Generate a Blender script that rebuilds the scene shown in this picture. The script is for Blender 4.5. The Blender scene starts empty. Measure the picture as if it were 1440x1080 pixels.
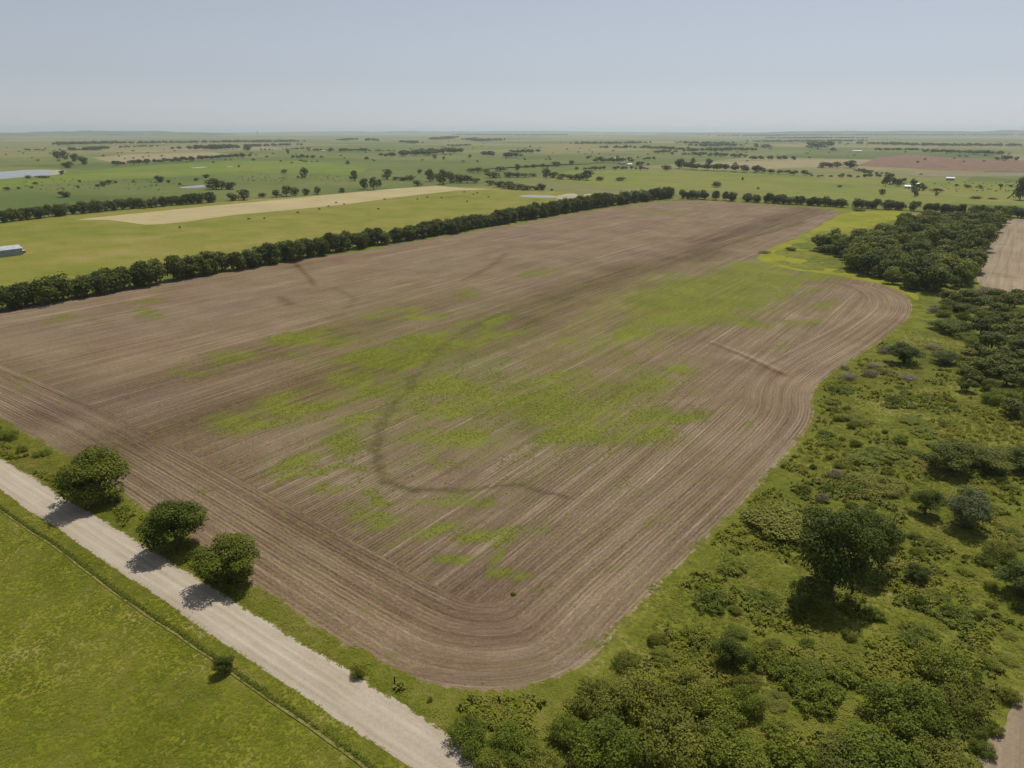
import bpy, math, random
import numpy as np
from mathutils import Vector, Matrix, Euler
random.seed(7); RNG = np.random.default_rng(7)
sc = bpy.context.scene
COL = sc.collection
R = math.radians

# ------------------------------------------------------------------ camera, sky, sun, exposure
F, CX, CY, HZ, H = 975.0, 720.0, 540.0, 184.0, 79.0
PITCH = math.atan((CY - HZ) / F); YAW = R(35.3)
cam = bpy.data.cameras.new('camera'); cam.sensor_width = 36; cam.lens = 36 * F / 1440
cam.clip_start = 0.5; cam.clip_end = 200000
camo = bpy.data.objects.new('camera', cam); COL.objects.link(camo)
camo.location = (0, 0, H); camo.rotation_euler = (math.pi / 2 - PITCH, 0, YAW)
sc.camera = camo

SUN_AZ, SUN_EL = R(97), R(63)            # azimuth counter-clockwise from +X
world = bpy.data.worlds.new('World'); sc.world = world; world.use_nodes = True
wn = world.node_tree.nodes; wl = world.node_tree.links
bg = wn['Background']; sky = wn.new('ShaderNodeTexSky'); sky.sky_type = 'NISHITA'
sky.sun_disc = False; sky.sun_elevation = SUN_EL; sky.sun_rotation = math.pi / 2 - SUN_AZ
sky.altitude = 300; sky.air_density = 1.0; sky.dust_density = 0.3; sky.ozone_density = 1.0
hs = wn.new('ShaderNodeHueSaturation'); hs.inputs['Saturation'].default_value = .27; wl.new(sky.outputs[0], hs.inputs['Color'])
tn = wn.new('ShaderNodeMix'); tn.data_type = 'RGBA'; tn.blend_type = 'MULTIPLY'; tn.inputs[0].default_value = 1.; tn.inputs[7].default_value = (.915, .965, 1.06, 1)
wl.new(hs.outputs[0], tn.inputs[6]); wl.new(tn.outputs[2], bg.inputs[0]); bg.inputs[1].default_value = 0.08

sl = bpy.data.lights.new('sun', 'SUN'); sl.energy = 4.1; sl.angle = R(0.5); sl.color = (1.0, 0.94, 0.84)
so = bpy.data.objects.new('sun', sl); COL.objects.link(so)
sd = Vector((math.cos(SUN_AZ) * math.cos(SUN_EL), math.sin(SUN_AZ) * math.cos(SUN_EL), math.sin(SUN_EL)))
so.rotation_euler = sd.to_track_quat('Z', 'Y').to_euler(); so.location = (0, 0, 300)

sc.view_settings.view_transform = 'Standard'; sc.view_settings.look = 'None'
sc.view_settings.exposure = -0.08; sc.view_settings.gamma = 1.0
sc.render.engine = 'CYCLES'
try:
    sc.cycles.volume_bounces = 1; sc.cycles.max_bounces = 6; sc.cycles.transparent_max_bounces = 8
except Exception: pass

HAZE = 5.5e-5

# ------------------------------------------------------------------ pixel <-> ground helpers
_f = np.array([0, math.cos(PITCH), -math.sin(PITCH)]); _u = np.array([0, math.sin(PITCH), math.cos(PITCH)]); _r = np.array([1., 0, 0])
_c, _s = math.cos(YAW), math.sin(YAW)
_rot = np.array([[_c, -_s, 0], [_s, _c, 0], [0, 0, 1]])
_f, _u, _r = _rot @ _f, _rot @ _u, _rot @ _r
def G(px, py):
    d = _f + (px - CX) / F * _r - (py - CY) / F * _u
    t = H / -d[2]
    return float(d[0] * t), float(d[1] * t)
def slant(x, y): return math.sqrt(x * x + y * y + H * H)
def mpp(x, y): return slant(x, y) / F               # metres per photo pixel there
def to_px(x, y):
    x = np.asarray(x, float); y = np.asarray(y, float)
    p = np.stack([x, y, np.full_like(x, -H)], -1)
    zf = np.maximum(p @ _f, 1e-3)
    return CX + F * (p @ _r) / zf, CY - F * (p @ _u) / zf
def poly_g(pts): return np.array([G(*p) for p in pts])
def sdist(px, py, poly):
    """signed distance to polygon, positive inside"""
    px = np.asarray(px, float); py = np.asarray(py, float)
    d = np.full(px.shape, 1e12); ins = np.zeros(px.shape, bool)
    n = len(poly)
    for i in range(n):
        ax, ay = poly[i]; bx, by = poly[(i + 1) % n]
        ex, ey = bx - ax, by - ay; L = ex * ex + ey * ey + 1e-12
        t = np.clip(((px - ax) * ex + (py - ay) * ey) / L, 0, 1)
        d = np.minimum(d, (px - ax - t * ex) ** 2 + (py - ay - t * ey) ** 2)
        if ay != by:
            c = ((ay > py) != (by > py)) & (px < (bx - ax) * (py - ay) / (by - ay) + ax)
            ins ^= c
    d = np.sqrt(d)
    return np.where(ins, d, -d)
def pdist(px, py, line):
    d = np.full(np.shape(px), 1e12)
    for (ax, ay), (bx, by) in zip(line[:-1], line[1:]):
        ex, ey = bx - ax, by - ay; L = ex * ex + ey * ey + 1e-12
        t = np.clip(((px - ax) * ex + (py - ay) * ey) / L, 0, 1)
        d = np.minimum(d, (px - ax - t * ex) ** 2 + (py - ay - t * ey) ** 2)
    return np.sqrt(d)
def chaikin(p, n=2, closed=True):
    p = np.asarray(p, float)
    for _ in range(n):
        q = np.roll(p, -1, 0) if closed else p[1:]
        a = p if closed else p[:-1]
        r = np.empty((2 * len(a), 2)); r[0::2] = .75 * a + .25 * q; r[1::2] = .25 * a + .75 * q
        p = r if closed else np.vstack([p[:1], r, p[-1:]])
    return p
_lat = RNG.random((4, 256, 256))
def vnoise(x, y, k=0):
    """smooth value noise, 0..1"""
    x = np.asarray(x, float); y = np.asarray(y, float)
    i = np.floor(x).astype(int); j = np.floor(y).astype(int); u = x - i; v = y - j
    u = u * u * (3 - 2 * u); v = v * v * (3 - 2 * v); L = _lat[k]
    a = L[i % 256, j % 256]; b = L[(i + 1) % 256, j % 256]; c = L[i % 256, (j + 1) % 256]; d = L[(i + 1) % 256, (j + 1) % 256]
    return (a * (1 - u) + b * u) * (1 - v) + (c * (1 - u) + d * u) * v
def fbm(x, y, k=0): return (vnoise(x, y, k) + .5 * vnoise(2.1 * x + 7, 2.1 * y, k) + .25 * vnoise(4.3 * x, 4.3 * y + 3, k)) / 1.75

# ------------------------------------------------------------------ object helpers
def tag(o, label=None, cat=None, group=None, kind=None):
    if label: o['label'] = label
    if cat: o['category'] = cat
    if group: o['group'] = group
    if kind: o['kind'] = kind
    return o
def empty(name, loc, rz=0, scale=(1, 1, 1)):
    o = bpy.data.objects.new(name, None); COL.objects.link(o); o.empty_display_size = .5
    o.location = loc; o.rotation_euler = (0, 0, rz); o.scale = scale
    return o
def link(name, mesh, parent=None, loc=None):
    o = bpy.data.objects.new(name, mesh); COL.objects.link(o)
    if parent: o.parent = parent
    if loc: o.location = loc
    return o
def mk(name, v, f, mat=None, smooth=False):
    m = bpy.data.meshes.new(name)
    m.from_pydata(np.asarray(v).tolist() if isinstance(v, np.ndarray) else v, [], f.tolist() if isinstance(f, np.ndarray) else f)
    if mat: m.materials.append(mat)
    if smooth: m.polygons.foreach_set('use_smooth', [True] * len(m.polygons))
    m.update(); return m
def attr(m, name, vals):
    a = m.attributes.new(name, 'FLOAT', 'POINT'); a.data.foreach_set('value', np.asarray(vals, np.float32).ravel())

# ------------------------------------------------------------------ material helpers
class MT:
    def __init__(s, name, rough=.9, spec=.1):
        s.m = bpy.data.materials.new(name); s.m.use_nodes = True; s.t = s.m.node_tree; s.n = s.t.nodes
        s.b = s.n['Principled BSDF']; s.b.inputs['Roughness'].default_value = rough
        s.b.inputs['Specular IOR Level'].default_value = spec
        s.geo = s.n.new('ShaderNodeNewGeometry'); s.pos = s.geo.outputs['Position']
    def L(s, a, b):
        if isinstance(a, (int, float)): b.default_value = a
        elif isinstance(a, tuple): b.default_value = a if len(a) == 4 or b.type == 'VECTOR' else (*a, 1)
        else: s.t.links.new(a, b)
    def attr(s, name, col=False):
        n = s.n.new('ShaderNodeAttribute'); n.attribute_name = name; return n.outputs['Color' if col else 'Fac']
    def mul(s, v, xyz):
        n = s.n.new('ShaderNodeVectorMath'); n.operation = 'MULTIPLY'; s.L(v, n.inputs[0]); n.inputs[1].default_value = xyz; return n.outputs[0]
    def comb(s, x, y, z=0.):
        n = s.n.new('ShaderNodeCombineXYZ')
        for a, i in zip((x, y, z), n.inputs): s.L(a, i)
        return n.outputs[0]
    def sep(s, v):
        n = s.n.new('ShaderNodeSeparateXYZ'); s.L(v, n.inputs[0]); return n.outputs
    def noise(s, v, scale, detail=4, rough=.55, dist=0):
        n = s.n.new('ShaderNodeTexNoise'); s.L(v, n.inputs['Vector']); n.inputs['Scale'].default_value = scale
        n.inputs['Detail'].default_value = detail; n.inputs['Roughness'].default_value = rough; n.inputs['Distortion'].default_value = dist
        return n.outputs[0]
    def vor(s, v, scale, out='Distance'):
        n = s.n.new('ShaderNodeTexVoronoi'); s.L(v, n.inputs['Vector']); n.inputs['Scale'].default_value = scale; return n.outputs[out]
    def white(s, v):
        n = s.n.new('ShaderNodeTexWhiteNoise'); n.noise_dimensions = '3D'; s.L(v, n.inputs[0]); return n.outputs[0]
    def math(s, op, a, b=0., c=None):
        n = s.n.new('ShaderNodeMath'); n.operation = op; s.L(a, n.inputs[0]); s.L(b, n.inputs[1])
        if c is not None: s.L(c, n.inputs[2])
        return n.outputs[0]
    def rng(s, v, a, b, c=0., d=1.):
        n = s.n.new('ShaderNodeMapRange'); n.interpolation_type = 'SMOOTHSTEP'; s.L(v, n.inputs[0])
        for k, q in enumerate((a, b, c, d)): n.inputs[k + 1].default_value = q
        return n.outputs[0]
    def mix(s, f, a, b, mode='MIX'):
        n = s.n.new('ShaderNodeMix'); n.data_type = 'RGBA'; n.blend_type = mode
        s.L(f, n.inputs[0]); s.L(a, n.inputs[6]); s.L(b, n.inputs[7]); return n.outputs[2]
    def ramp(s, f, stops):
        n = s.n.new('ShaderNodeValToRGB'); s.L(f, n.inputs[0]); e = n.color_ramp.elements
        while len(e) < len(stops): e.new(.5)
        for q, (p, c) in zip(e, stops): q.position = p; q.color = (*c, 1)
        return n.outputs[0]
    def bump(s, h, strength, dist):
        n = s.n.new('ShaderNodeBump'); s.L(h, n.inputs['Height']); n.inputs['Strength'].default_value = strength; n.inputs['Distance'].default_value = dist
        s.t.links.new(n.outputs[0], s.b.inputs['Normal'])
    def col(s, c): s.L(c, s.b.inputs['Base Color']); return s.m

def grass_col(m, pal, s1=.03, s2=.22, s3=1.5, v=None):
    """pal: dark green, mid green, yellow green, dry"""
    v = v or m.pos
    a = m.noise(v, s1, 3); b = m.noise(v, s2, 5, .6, .6); c = m.noise(v, s3, 4, .7)
    f = m.math('ADD', m.math('MULTIPLY', a, .35), m.math('ADD', m.math('MULTIPLY', b, .4), m.math('MULTIPLY', c, .25)))
    col = m.ramp(f, [(.36, pal[0]), (.46, pal[1]), (.54, pal[2]), (.64, pal[3])])
    dry = m.rng(m.noise(m.mul(v, (1, 1, 1)), s2 * .45, 5, .65, 1.0), .56, .70)
    dry = m.math('MULTIPLY', dry, m.rng(c, .35, .65))
    col = m.mix(m.math('MULTIPLY', dry, .7), col, pal[3])
    return col, c, b

PAL_PASTURE = [(.062, .080, .007), (.122, .136, .010), (.172, .174, .018), (.27, .22, .085)]
PAL_ROUGH = [(.055, .076, .008), (.110, .128, .014), (.160, .168, .022), (.25, .215, .080)]
PAL_MEADOW = [(.105, .140, .014), (.165, .172, .022), (.205, .19, .036), (.27, .215, .085)]

def grass_mat(name, pal, bumpd=.25, **k):
    m = MT(name); c, fine, mid = grass_col(m, pal, **k)
    if bumpd: m.bump(m.math('ADD', fine, m.math('MULTIPLY', mid, .8)), .9, bumpd)
    return m.col(c)
def plain(name, c, rough=.8, spec=.2, metal=0, var=.15, scale=1.):
    m = MT(name, rough, spec); m.b.inputs['Metallic'].default_value = metal
    n = m.noise(m.pos, scale, 4)
    lo = tuple(x * (1 - var) for x in c); hi = tuple(min(1, x * (1 + var)) for x in c)
    return m.col(m.mix(m.rng(n, .3, .7), lo, hi))
def leaf_mat(name, lo, mid, hi, trans=.22, patch=False):
    m = MT(name, .6, .15)
    t = m.attr('tone'); oi = m.n.new('ShaderNodeObjectInfo')
    f = m.math('ADD', m.math('MULTIPLY', t, .6), m.math('MULTIPLY', oi.outputs['Random'], .42))
    if patch: f = m.math('ADD', m.math('MULTIPLY', t, .3), m.math('ADD', m.math('MULTIPLY', m.noise(m.pos, .05, 4, .6), 1.15), m.math('SUBTRACT', m.math('MULTIPLY', m.noise(m.pos, .4, 4, .65), .8), .62)))
    c = m.ramp(f, [(.12, lo), (.5, mid), (.92, hi)])
    m.col(c)
    tr = m.n.new('ShaderNodeBsdfTranslucent'); m.L(m.mix(1., c, (1.0, 1.05, .55), 'MULTIPLY'), tr.inputs[0])
    mx = m.n.new('ShaderNodeMixShader'); mx.inputs[0].default_value = trans
    out = m.n['Material Output']; m.t.links.new(m.b.outputs[0], mx.inputs[1]); m.t.links.new(tr.outputs[0], mx.inputs[2]); m.t.links.new(mx.outputs[0], out.inputs[0])
    return m.m

LEAF = {
    'hedge': leaf_mat('leaf_hedge', (.044, .062, .008), (.090, .112, .014), (.160, .172, .025)),
    'road': leaf_mat('leaf_road', (.048, .072, .006), (.105, .130, .009), (.185, .198, .016)),
    'wood': leaf_mat('leaf_wood', (.045, .068, .008), (.095, .122, .014), (.165, .178, .026)),
    'bright': leaf_mat('leaf_bright', (.075, .108, .009), (.152, .186, .017), (.24, .252, .032)),
    'olive': leaf_mat('leaf_olive', (.080, .095, .012), (.162, .174, .020), (.25, .245, .038)),
    'silver': leaf_mat('leaf_silver', (.052, .072, .026), (.105, .130, .050), (.165, .185, .08)),
    'dark': leaf_mat('leaf_dark', (.022, .034, .006), (.045, .062, .010), (.085, .098, .018)),
    'yellow': leaf_mat('leaf_yellow', (.10, .12, .012), (.19, .21, .022), (.28, .28, .045)),
    'twig': leaf_mat('leaf_twig', (.10, .082, .060), (.18, .150, .115), (.26, .22, .175), .05),
    'grass': leaf_mat('leaf_grass', (.112, .150, .011), (.235, .258, .019), (.385, .345, .085), .5, True),
    'grassdry': leaf_mat('leaf_grassdry', (.22, .235, .022), (.32, .305, .05), (.42, .37, .13), .5, True),
    'weed': leaf_mat('leaf_weed', (.21, .245, .013), (.28, .31, .017), (.34, .35, .035), .5),
}
BARK = plain('bark', (.10, .08, .06), .95, .05, 0, .3, 3.)

# ------------------------------------------------------------------ the ground
def grid_sheet(name, xs, ys, keep, hfun, mat, attrs=None):
    X, Y = np.meshgrid(xs, ys); nx, ny = len(xs), len(ys)
    Z = hfun(X, Y); v = np.stack([X, Y, Z], -1).reshape(-1, 3)
    k = keep(X, Y)
    kc = k[:-1, :-1] | k[1:, :-1] | k[:-1, 1:] | k[1:, 1:]
    jj, ii = np.nonzero(kc); a = jj * nx + ii
    q = np.stack([a, a + 1, a + nx + 1, a + nx], -1)
    used = np.zeros(len(v), bool); used[q.ravel()] = True
    remap = np.cumsum(used) - 1
    me = mk(name, v[used], remap[q], mat, True)
    if attrs:
        for n_, arr in attrs(X, Y).items(): attr(me, n_, np.asarray(arr).reshape(-1)[used])
    o = link(name, me); o['kind'] = 'structure'
    return o
def poly_sheet(name, pts, z, mat, jitter=0., step=0.):
    p = np.asarray(pts, float)
    if step:
        q = []
        for a, b in zip(p, np.roll(p, -1, 0)):
            n = max(1, min(400, int(np.hypot(*(b - a)) / step)))
            for i in range(n): q.append(a + (b - a) * i / n)
        p = np.array(q)
        nrm = (np.roll(p, -1, 0) - np.roll(p, 1, 0)); nrm = np.stack([-nrm[:, 1], nrm[:, 0]], -1)
        nrm /= np.linalg.norm(nrm, axis=1, keepdims=True) + 1e-9
        p = p + nrm * ((fbm(p[:, 0] / (step * 3), p[:, 1] / (step * 3), 1) - .5) * 2 * jitter)[:, None]
    import bmesh
    bm = bmesh.new(); vs = [bm.verts.new((x, y, z)) for x, y in p]; f = bm.faces.new(vs)
    if f.normal.z < 0: f.normal_flip()
    bm.normal_update()
    if f.normal.z < 0: bmesh.ops.reverse_faces(bm, faces=[f])
    bmesh.ops.triangulate(bm, faces=bm.faces[:])
    me = bpy.data.meshes.new(name); bm.to_mesh(me); bm.free(); me.materials.append(mat)
    o = link(name, me); o['kind'] = 'structure'; return o

# far country: one sheet to the horizon, soft patchwork of pastures
m = MT('far_country')
wob = m.noise(m.pos, .0011, 3)
p2 = m.n.new('ShaderNodeVectorMath'); p2.operation = 'ADD'; m.L(m.pos, p2.inputs[0])
wv = m.n.new('ShaderNodeTexNoise'); m.L(m.pos, wv.inputs['Vector']); wv.inputs['Scale'].default_value = .0016
m.L(m.mul(wv.outputs['Color'], (160, 160, 0)), p2.inputs[1])
cell = m.n.new('ShaderNodeVectorMath'); cell.operation = 'FLOOR'; m.L(m.mul(p2.outputs[0], (1 / 640, 1 / 820, 0)), cell.inputs[0])
cw = m.white(cell.outputs[0])
n1 = m.noise(m.mul(m.pos, (1, 1, 0)), .0028, 5, .6, .5); n2 = m.noise(m.pos, .02, 5, .62); n3 = m.noise(m.pos, .15, 4, .6)
f = m.math('ADD', m.math('MULTIPLY', cw, .30), m.math('ADD', m.math('MULTIPLY', n1, .5), m.math('ADD', m.math('MULTIPLY', n2, .22), m.math('MULTIPLY', n3, .08))))
c = m.ramp(f, [(.30, (.062, .095, .020)), (.42, (.100, .128, .028)), (.53, (.142, .155, .042)), (.64, (.190, .180, .068)), (.76, (.255, .215, .115))])
FAR_M = m.col(c)
RG = 45000.0
poly_sheet('ground', [(-RG, -RG), (RG, -RG), (RG, RG), (-RG, RG)], -.25, FAR_M)

# ploughed field outline (photo pixels projected on the flat ground)
ROAD_Y0, ROAD_Y1 = 48.2, 55.6
fp = [(0, 592), (60, 622), (120, 662), (190, 708), (270, 765), (370, 835), (470, 902), (540, 945), (590, 963), (660, 974), (730, 972), (785, 958),
      (835, 925), (880, 870), (960, 790), (1060, 690), (1125, 618), (1146, 585), (1140, 553), (1160, 530), (1215, 495), (1262, 462), (1286, 436), (1274, 414),
      (1235, 398), (1170, 386), (1100, 378), (1062, 366), (1075, 352), (1128, 332), (1165, 310), (1190, 296), (1110, 290), (960, 280), (845, 293), (500, 353), (0, 437)]
FIELD = np.vstack([[(-560, G(0, 437)[1] - 60), (-420, ROAD_Y1 + 9.5)], poly_g(fp)])
FIELD[0] = (-371, 70); FIELD[1] = (-371, 66)
FIELD = chaikin(FIELD, 2)
def sd_field(X, Y): return sdist(X, Y, FIELD)

BARE_R = chaikin(poly_g([(1368, 396), (1384, 345), (1397, 309), (1520, 303), (1700, 330), (1700, 420), (1440, 412), (1392, 408)]), 1)
BARE_C = chaikin(poly_g([(1372, 1090), (1385, 1050), (1412, 1008), (1446, 968), (1560, 930), (1700, 1000), (1600, 1200), (1400, 1200)]), 1)

def relief(X, Y):
    """gentle lumps in the rough grassland, dying out at the field, the road and far away"""
    e = np.minimum(-sd_field(X, Y), Y - ROAD_Y1)
    k = np.clip((e - 4) / 10, 0, 1); k = k * k * (3 - 2 * k)
    k = k * np.clip((700 - Y) / 200, 0, 1) * np.clip(-sdist(X, Y, BARE_C) / 6 - .4, 0, 1) * np.clip(-sdist(X, Y, BARE_R) / 6 - .4, 0, 1)
    return k * np.maximum((fbm(X / 14, Y / 14, 0) - .25) * 1.2 + (fbm(X / 3.2, Y / 3.2, 1) - .5) * .5, -.1)
def zr(x, y): return float(relief(np.array([x]), np.array([y]))[0])

ROUGH_M = grass_mat('rough_grass', PAL_ROUGH, .3)
xs = np.concatenate([np.arange(-1500, -260, 20.), np.arange(-260, 60, 1.6), np.arange(60, 420, 4.)])
ys = np.concatenate([np.arange(ROAD_Y1 - 2.5, 75, 1.1), np.arange(75, 330, 1.7), np.arange(330, 960, 4.)])
grid_sheet('rough_grassland', xs, ys, lambda X, Y: (sd_field(X, Y) < 8) & ((X > -390) | (Y < 70)) & (Y < 905 - 0 * X), relief, ROUGH_M)

# near pasture south of the road
PAST_M = grass_mat('pasture_grass', PAL_PASTURE, .22)
xs = np.concatenate([np.arange(-900, -240, 20.), np.arange(-240, 80, 1.5)]); ys = np.arange(-60, ROAD_Y0 + 3.2, 1.5)
grid_sheet('pasture', xs, ys, lambda X, Y: X < 1e9, lambda X, Y: (fbm(X / 9, Y / 9, 2) - .2) * .3 * np.clip((44 - Y) / 4, 0, 1), PAST_M)

# field shader
def field_attrs(X, Y):
    e = sd_field(X, Y); U, V = to_px(X, Y)
    hz = np.clip(np.maximum((120 - Y) / 30, np.minimum((X + 130) / 30, (G(1235, 398)[1] - Y) / 25)), 0, 1)   # 1 where the headland is ploughed
    w = np.zeros_like(X); U0, V0 = U, V
    sc_ = np.clip(600 / np.hypot(X, Y), .5, 2.2)
    U = U + (fbm(X / 16, Y / 42, 0) - .5) * 55 * sc_ + (fbm(X / 5, Y / 15, 2) - .5) * 26 * sc_; V = V + (fbm(X / 14 + 5, Y / 40, 1) - .5) * 20 * sc_
    for (cx, cy, rx, ry, k) in WEED:
        w = np.maximum(w, k * np.exp(-(((U - cx) + (V - cy) * .8) / rx) ** 2 * .8 - ((V - cy) / ry) ** 2 * .9))
    U, V = U0, V0
    dk = np.zeros_like(X); pl = np.zeros_like(X)
    wash = poly_g([(1130, 312), (1010, 348), (900, 385), (800, 412), (700, 440), (660, 462), (638, 477), (615, 495), (590, 525), (562, 560), (541, 595), (533, 620), (530, 645), (540, 670), (562, 686), (600, 692), (650, 690), (700, 686), (750, 688), (795, 698)])
    wd = pdist(X + (fbm(X / 6, Y / 6, 1) - .5) * 5, Y + (fbm(X / 6 + 9, Y / 6, 2) - .5) * 5, chaikin(wash, 2, False))
    wsh = np.clip((.6 + .9 * fbm(X / 4, Y / 4, 0)) * np.exp(-(wd / (.6 + .0030 * np.hypot(X, Y))) ** 2), 0, 1)
    dk = np.maximum(dk, .35 * wsh)
    for ln, wid, k in [([(415, 370), (436, 392), (442, 402)], 1.5, .7), ([(395, 418), (408, 428)], 2.6, .55), ([(712, 356), (690, 375), (650, 395)], 2, .4), ([(1005, 483), (1050, 503), (1104, 528)], 1.6, .6), ([(470, 405), (500, 420), (490, 432)], 2, .3)]:
        dk = np.maximum(dk, k * np.exp(-(pdist(X, Y, poly_g(ln)) / wid) ** 2))
    for ln, wid, k in [([(1000, 480), (1050, 499), (1100, 522)], 1.0, .6), ([(1030, 497), (1060, 512)], 1.0, .4), ([(960, 812), (1060, 706), (1130, 622)], 1.6, .8), ([(880, 895), (960, 812)], 2.2, .7)]:
        pl = np.maximum(pl, k * np.exp(-(pdist(X, Y, poly_g(ln)) / wid) ** 2))
    # long moist bands, parallel with the rows
    xb = G(700, 452)[0]
    band = np.exp(-((X - xb + (fbm(Y / 90, Y * 0, 2) - .5) * 30) / 17) ** 2) * .75
    xb2 = G(330, 590)[0]
    band = np.maximum(band, .55 * np.exp(-((X - G(150, 560)[0]) / 14) ** 2) * np.clip((330 - Y) / 150, 0, 1))
    hd = np.exp(-((e - 22) / 9) ** 2) * .45 * np.clip((130 - Y) / 60, 0, 1)
    dk = np.maximum(dk, np.maximum(band * (.55 + .6 * fbm(X / 12, Y / 70, 3)), hd))
    green = .62 * np.clip(1.25 - np.abs(V - 545) / 190, 0, 1) * np.clip((U - 300) / 200, 0, 1) * np.clip((1090 - U) / 200, 0, 1) * np.clip((e - 20) / 20, 0, 1)
    swale = np.exp(-((U - 1030 + (V - 415) * 1.2) / 130) ** 2 - ((V - 415) / 40) ** 2) * .55
    return dict(wash=wsh, edge=e, hz=hz, weed=np.clip(w + green + swale, 0, 1.2), dark=dk, pale=pl)
WEED = [(587,438,45,5,.9),(527,448,18,4,.9),(423,480,40,12,1),(347,502,42,8,.9),(603,482,36,9,1),(553,507,52,12,1),(560,521,30,7,1),(473,538,28,7,.9),(505,547,16,5,.8),(520,557,28,6,.8),
 (700,460,42,8,.85),(650,408,22,4,.7),(393,570,52,12,.85),(327,593,60,17,.85),(430,577,18,8,.8),(637,547,60,13,.75),(697,557,24,9,.95),(750,567,52,13,1),(783,593,28,12,.95),
 (493,627,24,13,1),(520,597,28,6,.8),(407,660,34,16,1.05),(463,660,24,9,.9),(507,653,20,6,1),(480,687,26,9,.85),(537,722,34,13,1.05),(537,700,16,5,1),(653,613,42,10,.75),(620,647,24,7,.7),
 (205,426,32,6,1),(220,442,24,6,.9),(75,449,30,6,.9),(120,456,9,4,.8),(287,520,36,9,.8),(50,532,16,8,.7),(75,557,14,6,.8),(300,592,46,12,.85),(312,605,24,8,.8),(720,457,30,6,.8),
 (983,423,92,20,1),(950,450,64,13,.95),(1033,457,38,10,.95),(1107,447,20,8,.85),(1000,408,72,12,.95),(1157,427,28,8,.8),(810,402,14,3,.8),(903,540,40,12,1),(940,515,24,8,1),(917,590,62,16,1),
 (977,583,22,11,.95),(907,623,32,13,1),(793,597,30,12,.9),(767,563,60,12,.85),(857,617,28,9,.7),(750,533,42,8,.75),(850,553,20,8,.85),(1083,487,22,6,.7),(760,383,28,6,.75),(612,747,36,16,1.1),
 (700,752,66,12,1.05),(727,762,18,20,1.2),(725,786,15,10,1.2),(737,804,22,9,1.15),(762,807,24,9,1.0),(670,787,30,8,1.1),(640,700,60,10,.7),(560,760,40,10,.6),(850,690,50,14,.5),(900,730,60,12,.5),(587,917,16,8,.8),(770,820,20,7,.7),(760,897,14,6,.7),(823,903,20,8,.75),
 (527,863,14,7,.7),(930,300,60,4,.7),(1040,600,14,8,.7),(1065,650,20,9,.55),(880,800,20,8,.6),(300,690,24,6,.75),(1080,400,60,8,.9),(1130,395,40,6,.7),(600,692,30,2.5,.95),(660,690,30,2,.8),(640,575,60,10,.6),(1112,388,90,11,1.1),(1060,382,64,13,1.1),(1030,395,80,14,1.0),(880,465,60,10,.6)]

m = MT('field_soil', .95, .05)
e = m.attr('edge'); hz = m.attr('hz'); sxyz = m.sep(m.pos); wd = m.attr('weed'); dk = m.attr('dark'); pl = m.attr('pale')
hw = m.math('ADD', 21., m.math('MULTIPLY', m.math('SUBTRACT', m.noise(m.pos, .02, 2), .5), 4.))
hmask = m.math('MULTIPLY', m.math('LESS_THAN', e, hw), m.math('GREATER_THAN', hz, .5))
def sel(a, b): return m.math('ADD', m.math('MULTIPLY', m.math('SUBTRACT', 1., hmask), a), m.math('MULTIPLY', hmask, b))
along = m.math('SUBTRACT', sxyz[0], sxyz[1])
rr = sel(sxyz[0], m.math('ADD', e, 700.)); ss = sel(sxyz[1], along)
rv = m.comb(rr, ss)
st1 = m.noise(m.mul(rv, (.45, .012, 1)), 1., 5, .65)          # broad streaks along the rows
st2 = m.noise(m.mul(rv, (1.6, .05, 1)), 1., 4, .7)
blot = m.noise(m.pos, .035, 5, .6, .4); fine = m.noise(m.pos, 2.2, 5, .75); mid = m.noise(m.pos, .35, 4, .65)
rowp = m.math('SINE', m.math('MULTIPLY', m.math('ADD', rr, m.math('MULTIPLY', mid, .9)), 2 * math.pi / .95))
rows = m.math('ADD', m.math('MULTIPLY', m.rng(rowp, -.7, .9), .5), m.math('MULTIPLY', m.rng(m.noise(m.mul(rv, (1.15, .010, 1)), 1., 2, .6), .38, .62), .5))
rowamt = m.rng(m.noise(m.pos, .02, 3), .36, .56, .22, 1.)
crumb = m.noise(m.mul(rv, (2.6, .7, 1)), 1., 4, .8)
tone = m.math('ADD', m.math('ADD', m.math('MULTIPLY', st1, .26), -.09), m.math('ADD', m.math('MULTIPLY', st2, .20), m.math('ADD', m.math('MULTIPLY', blot, .20), m.math('ADD', m.math('MULTIPLY', fine, .24), m.math('MULTIPLY', crumb, .30)))))
tone = m.math('ADD', tone, m.math('MULTIPLY', m.math('SUBTRACT', rows, .5), m.math('MULTIPLY', rowamt, .145)))
tone = m.math('SUBTRACT', tone, m.math('MULTIPLY', dk, .17))
tone = m.math('ADD', tone, m.math('MULTIPLY', pl, .2))
# thin pale drill-pass lines
lane = m.math('PINGPONG', m.math('ADD', rr, m.math('MULTIPLY', m.noise(m.mul(rv, (0, .01, 1)), 1.), 1.5)), 7.3)
lane = m.math('MULTIPLY', m.rng(lane, .5, .1), m.rng(m.noise(m.mul(rv, (.07, .006, 1)), 1., 3), .42, .6))
tone = m.math('ADD', tone, m.math('MULTIPLY', lane, .10))
soil = m.ramp(tone, [(.30, (.058, .036, .023)), (.41, (.116, .077, .051)), (.51, (.182, .131, .091)), (.60, (.275, .211, .149)), (.72, (.41, .33, .237))])
fleck = m.math('MULTIPLY', m.rng(m.noise(m.mul(rv, (3.2, 1.1, 1)), 1., 3, .7), .56, .68), m.rng(m.noise(m.pos, .03, 4, .6), .35, .6))
soil = m.mix(m.math('MULTIPLY', fleck, .55), soil, (.42, .35, .25))
clod = m.rng(m.noise(m.mul(rv, (2.4, 1.3, 2)), 1., 4, .75), .40, .29)
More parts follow.
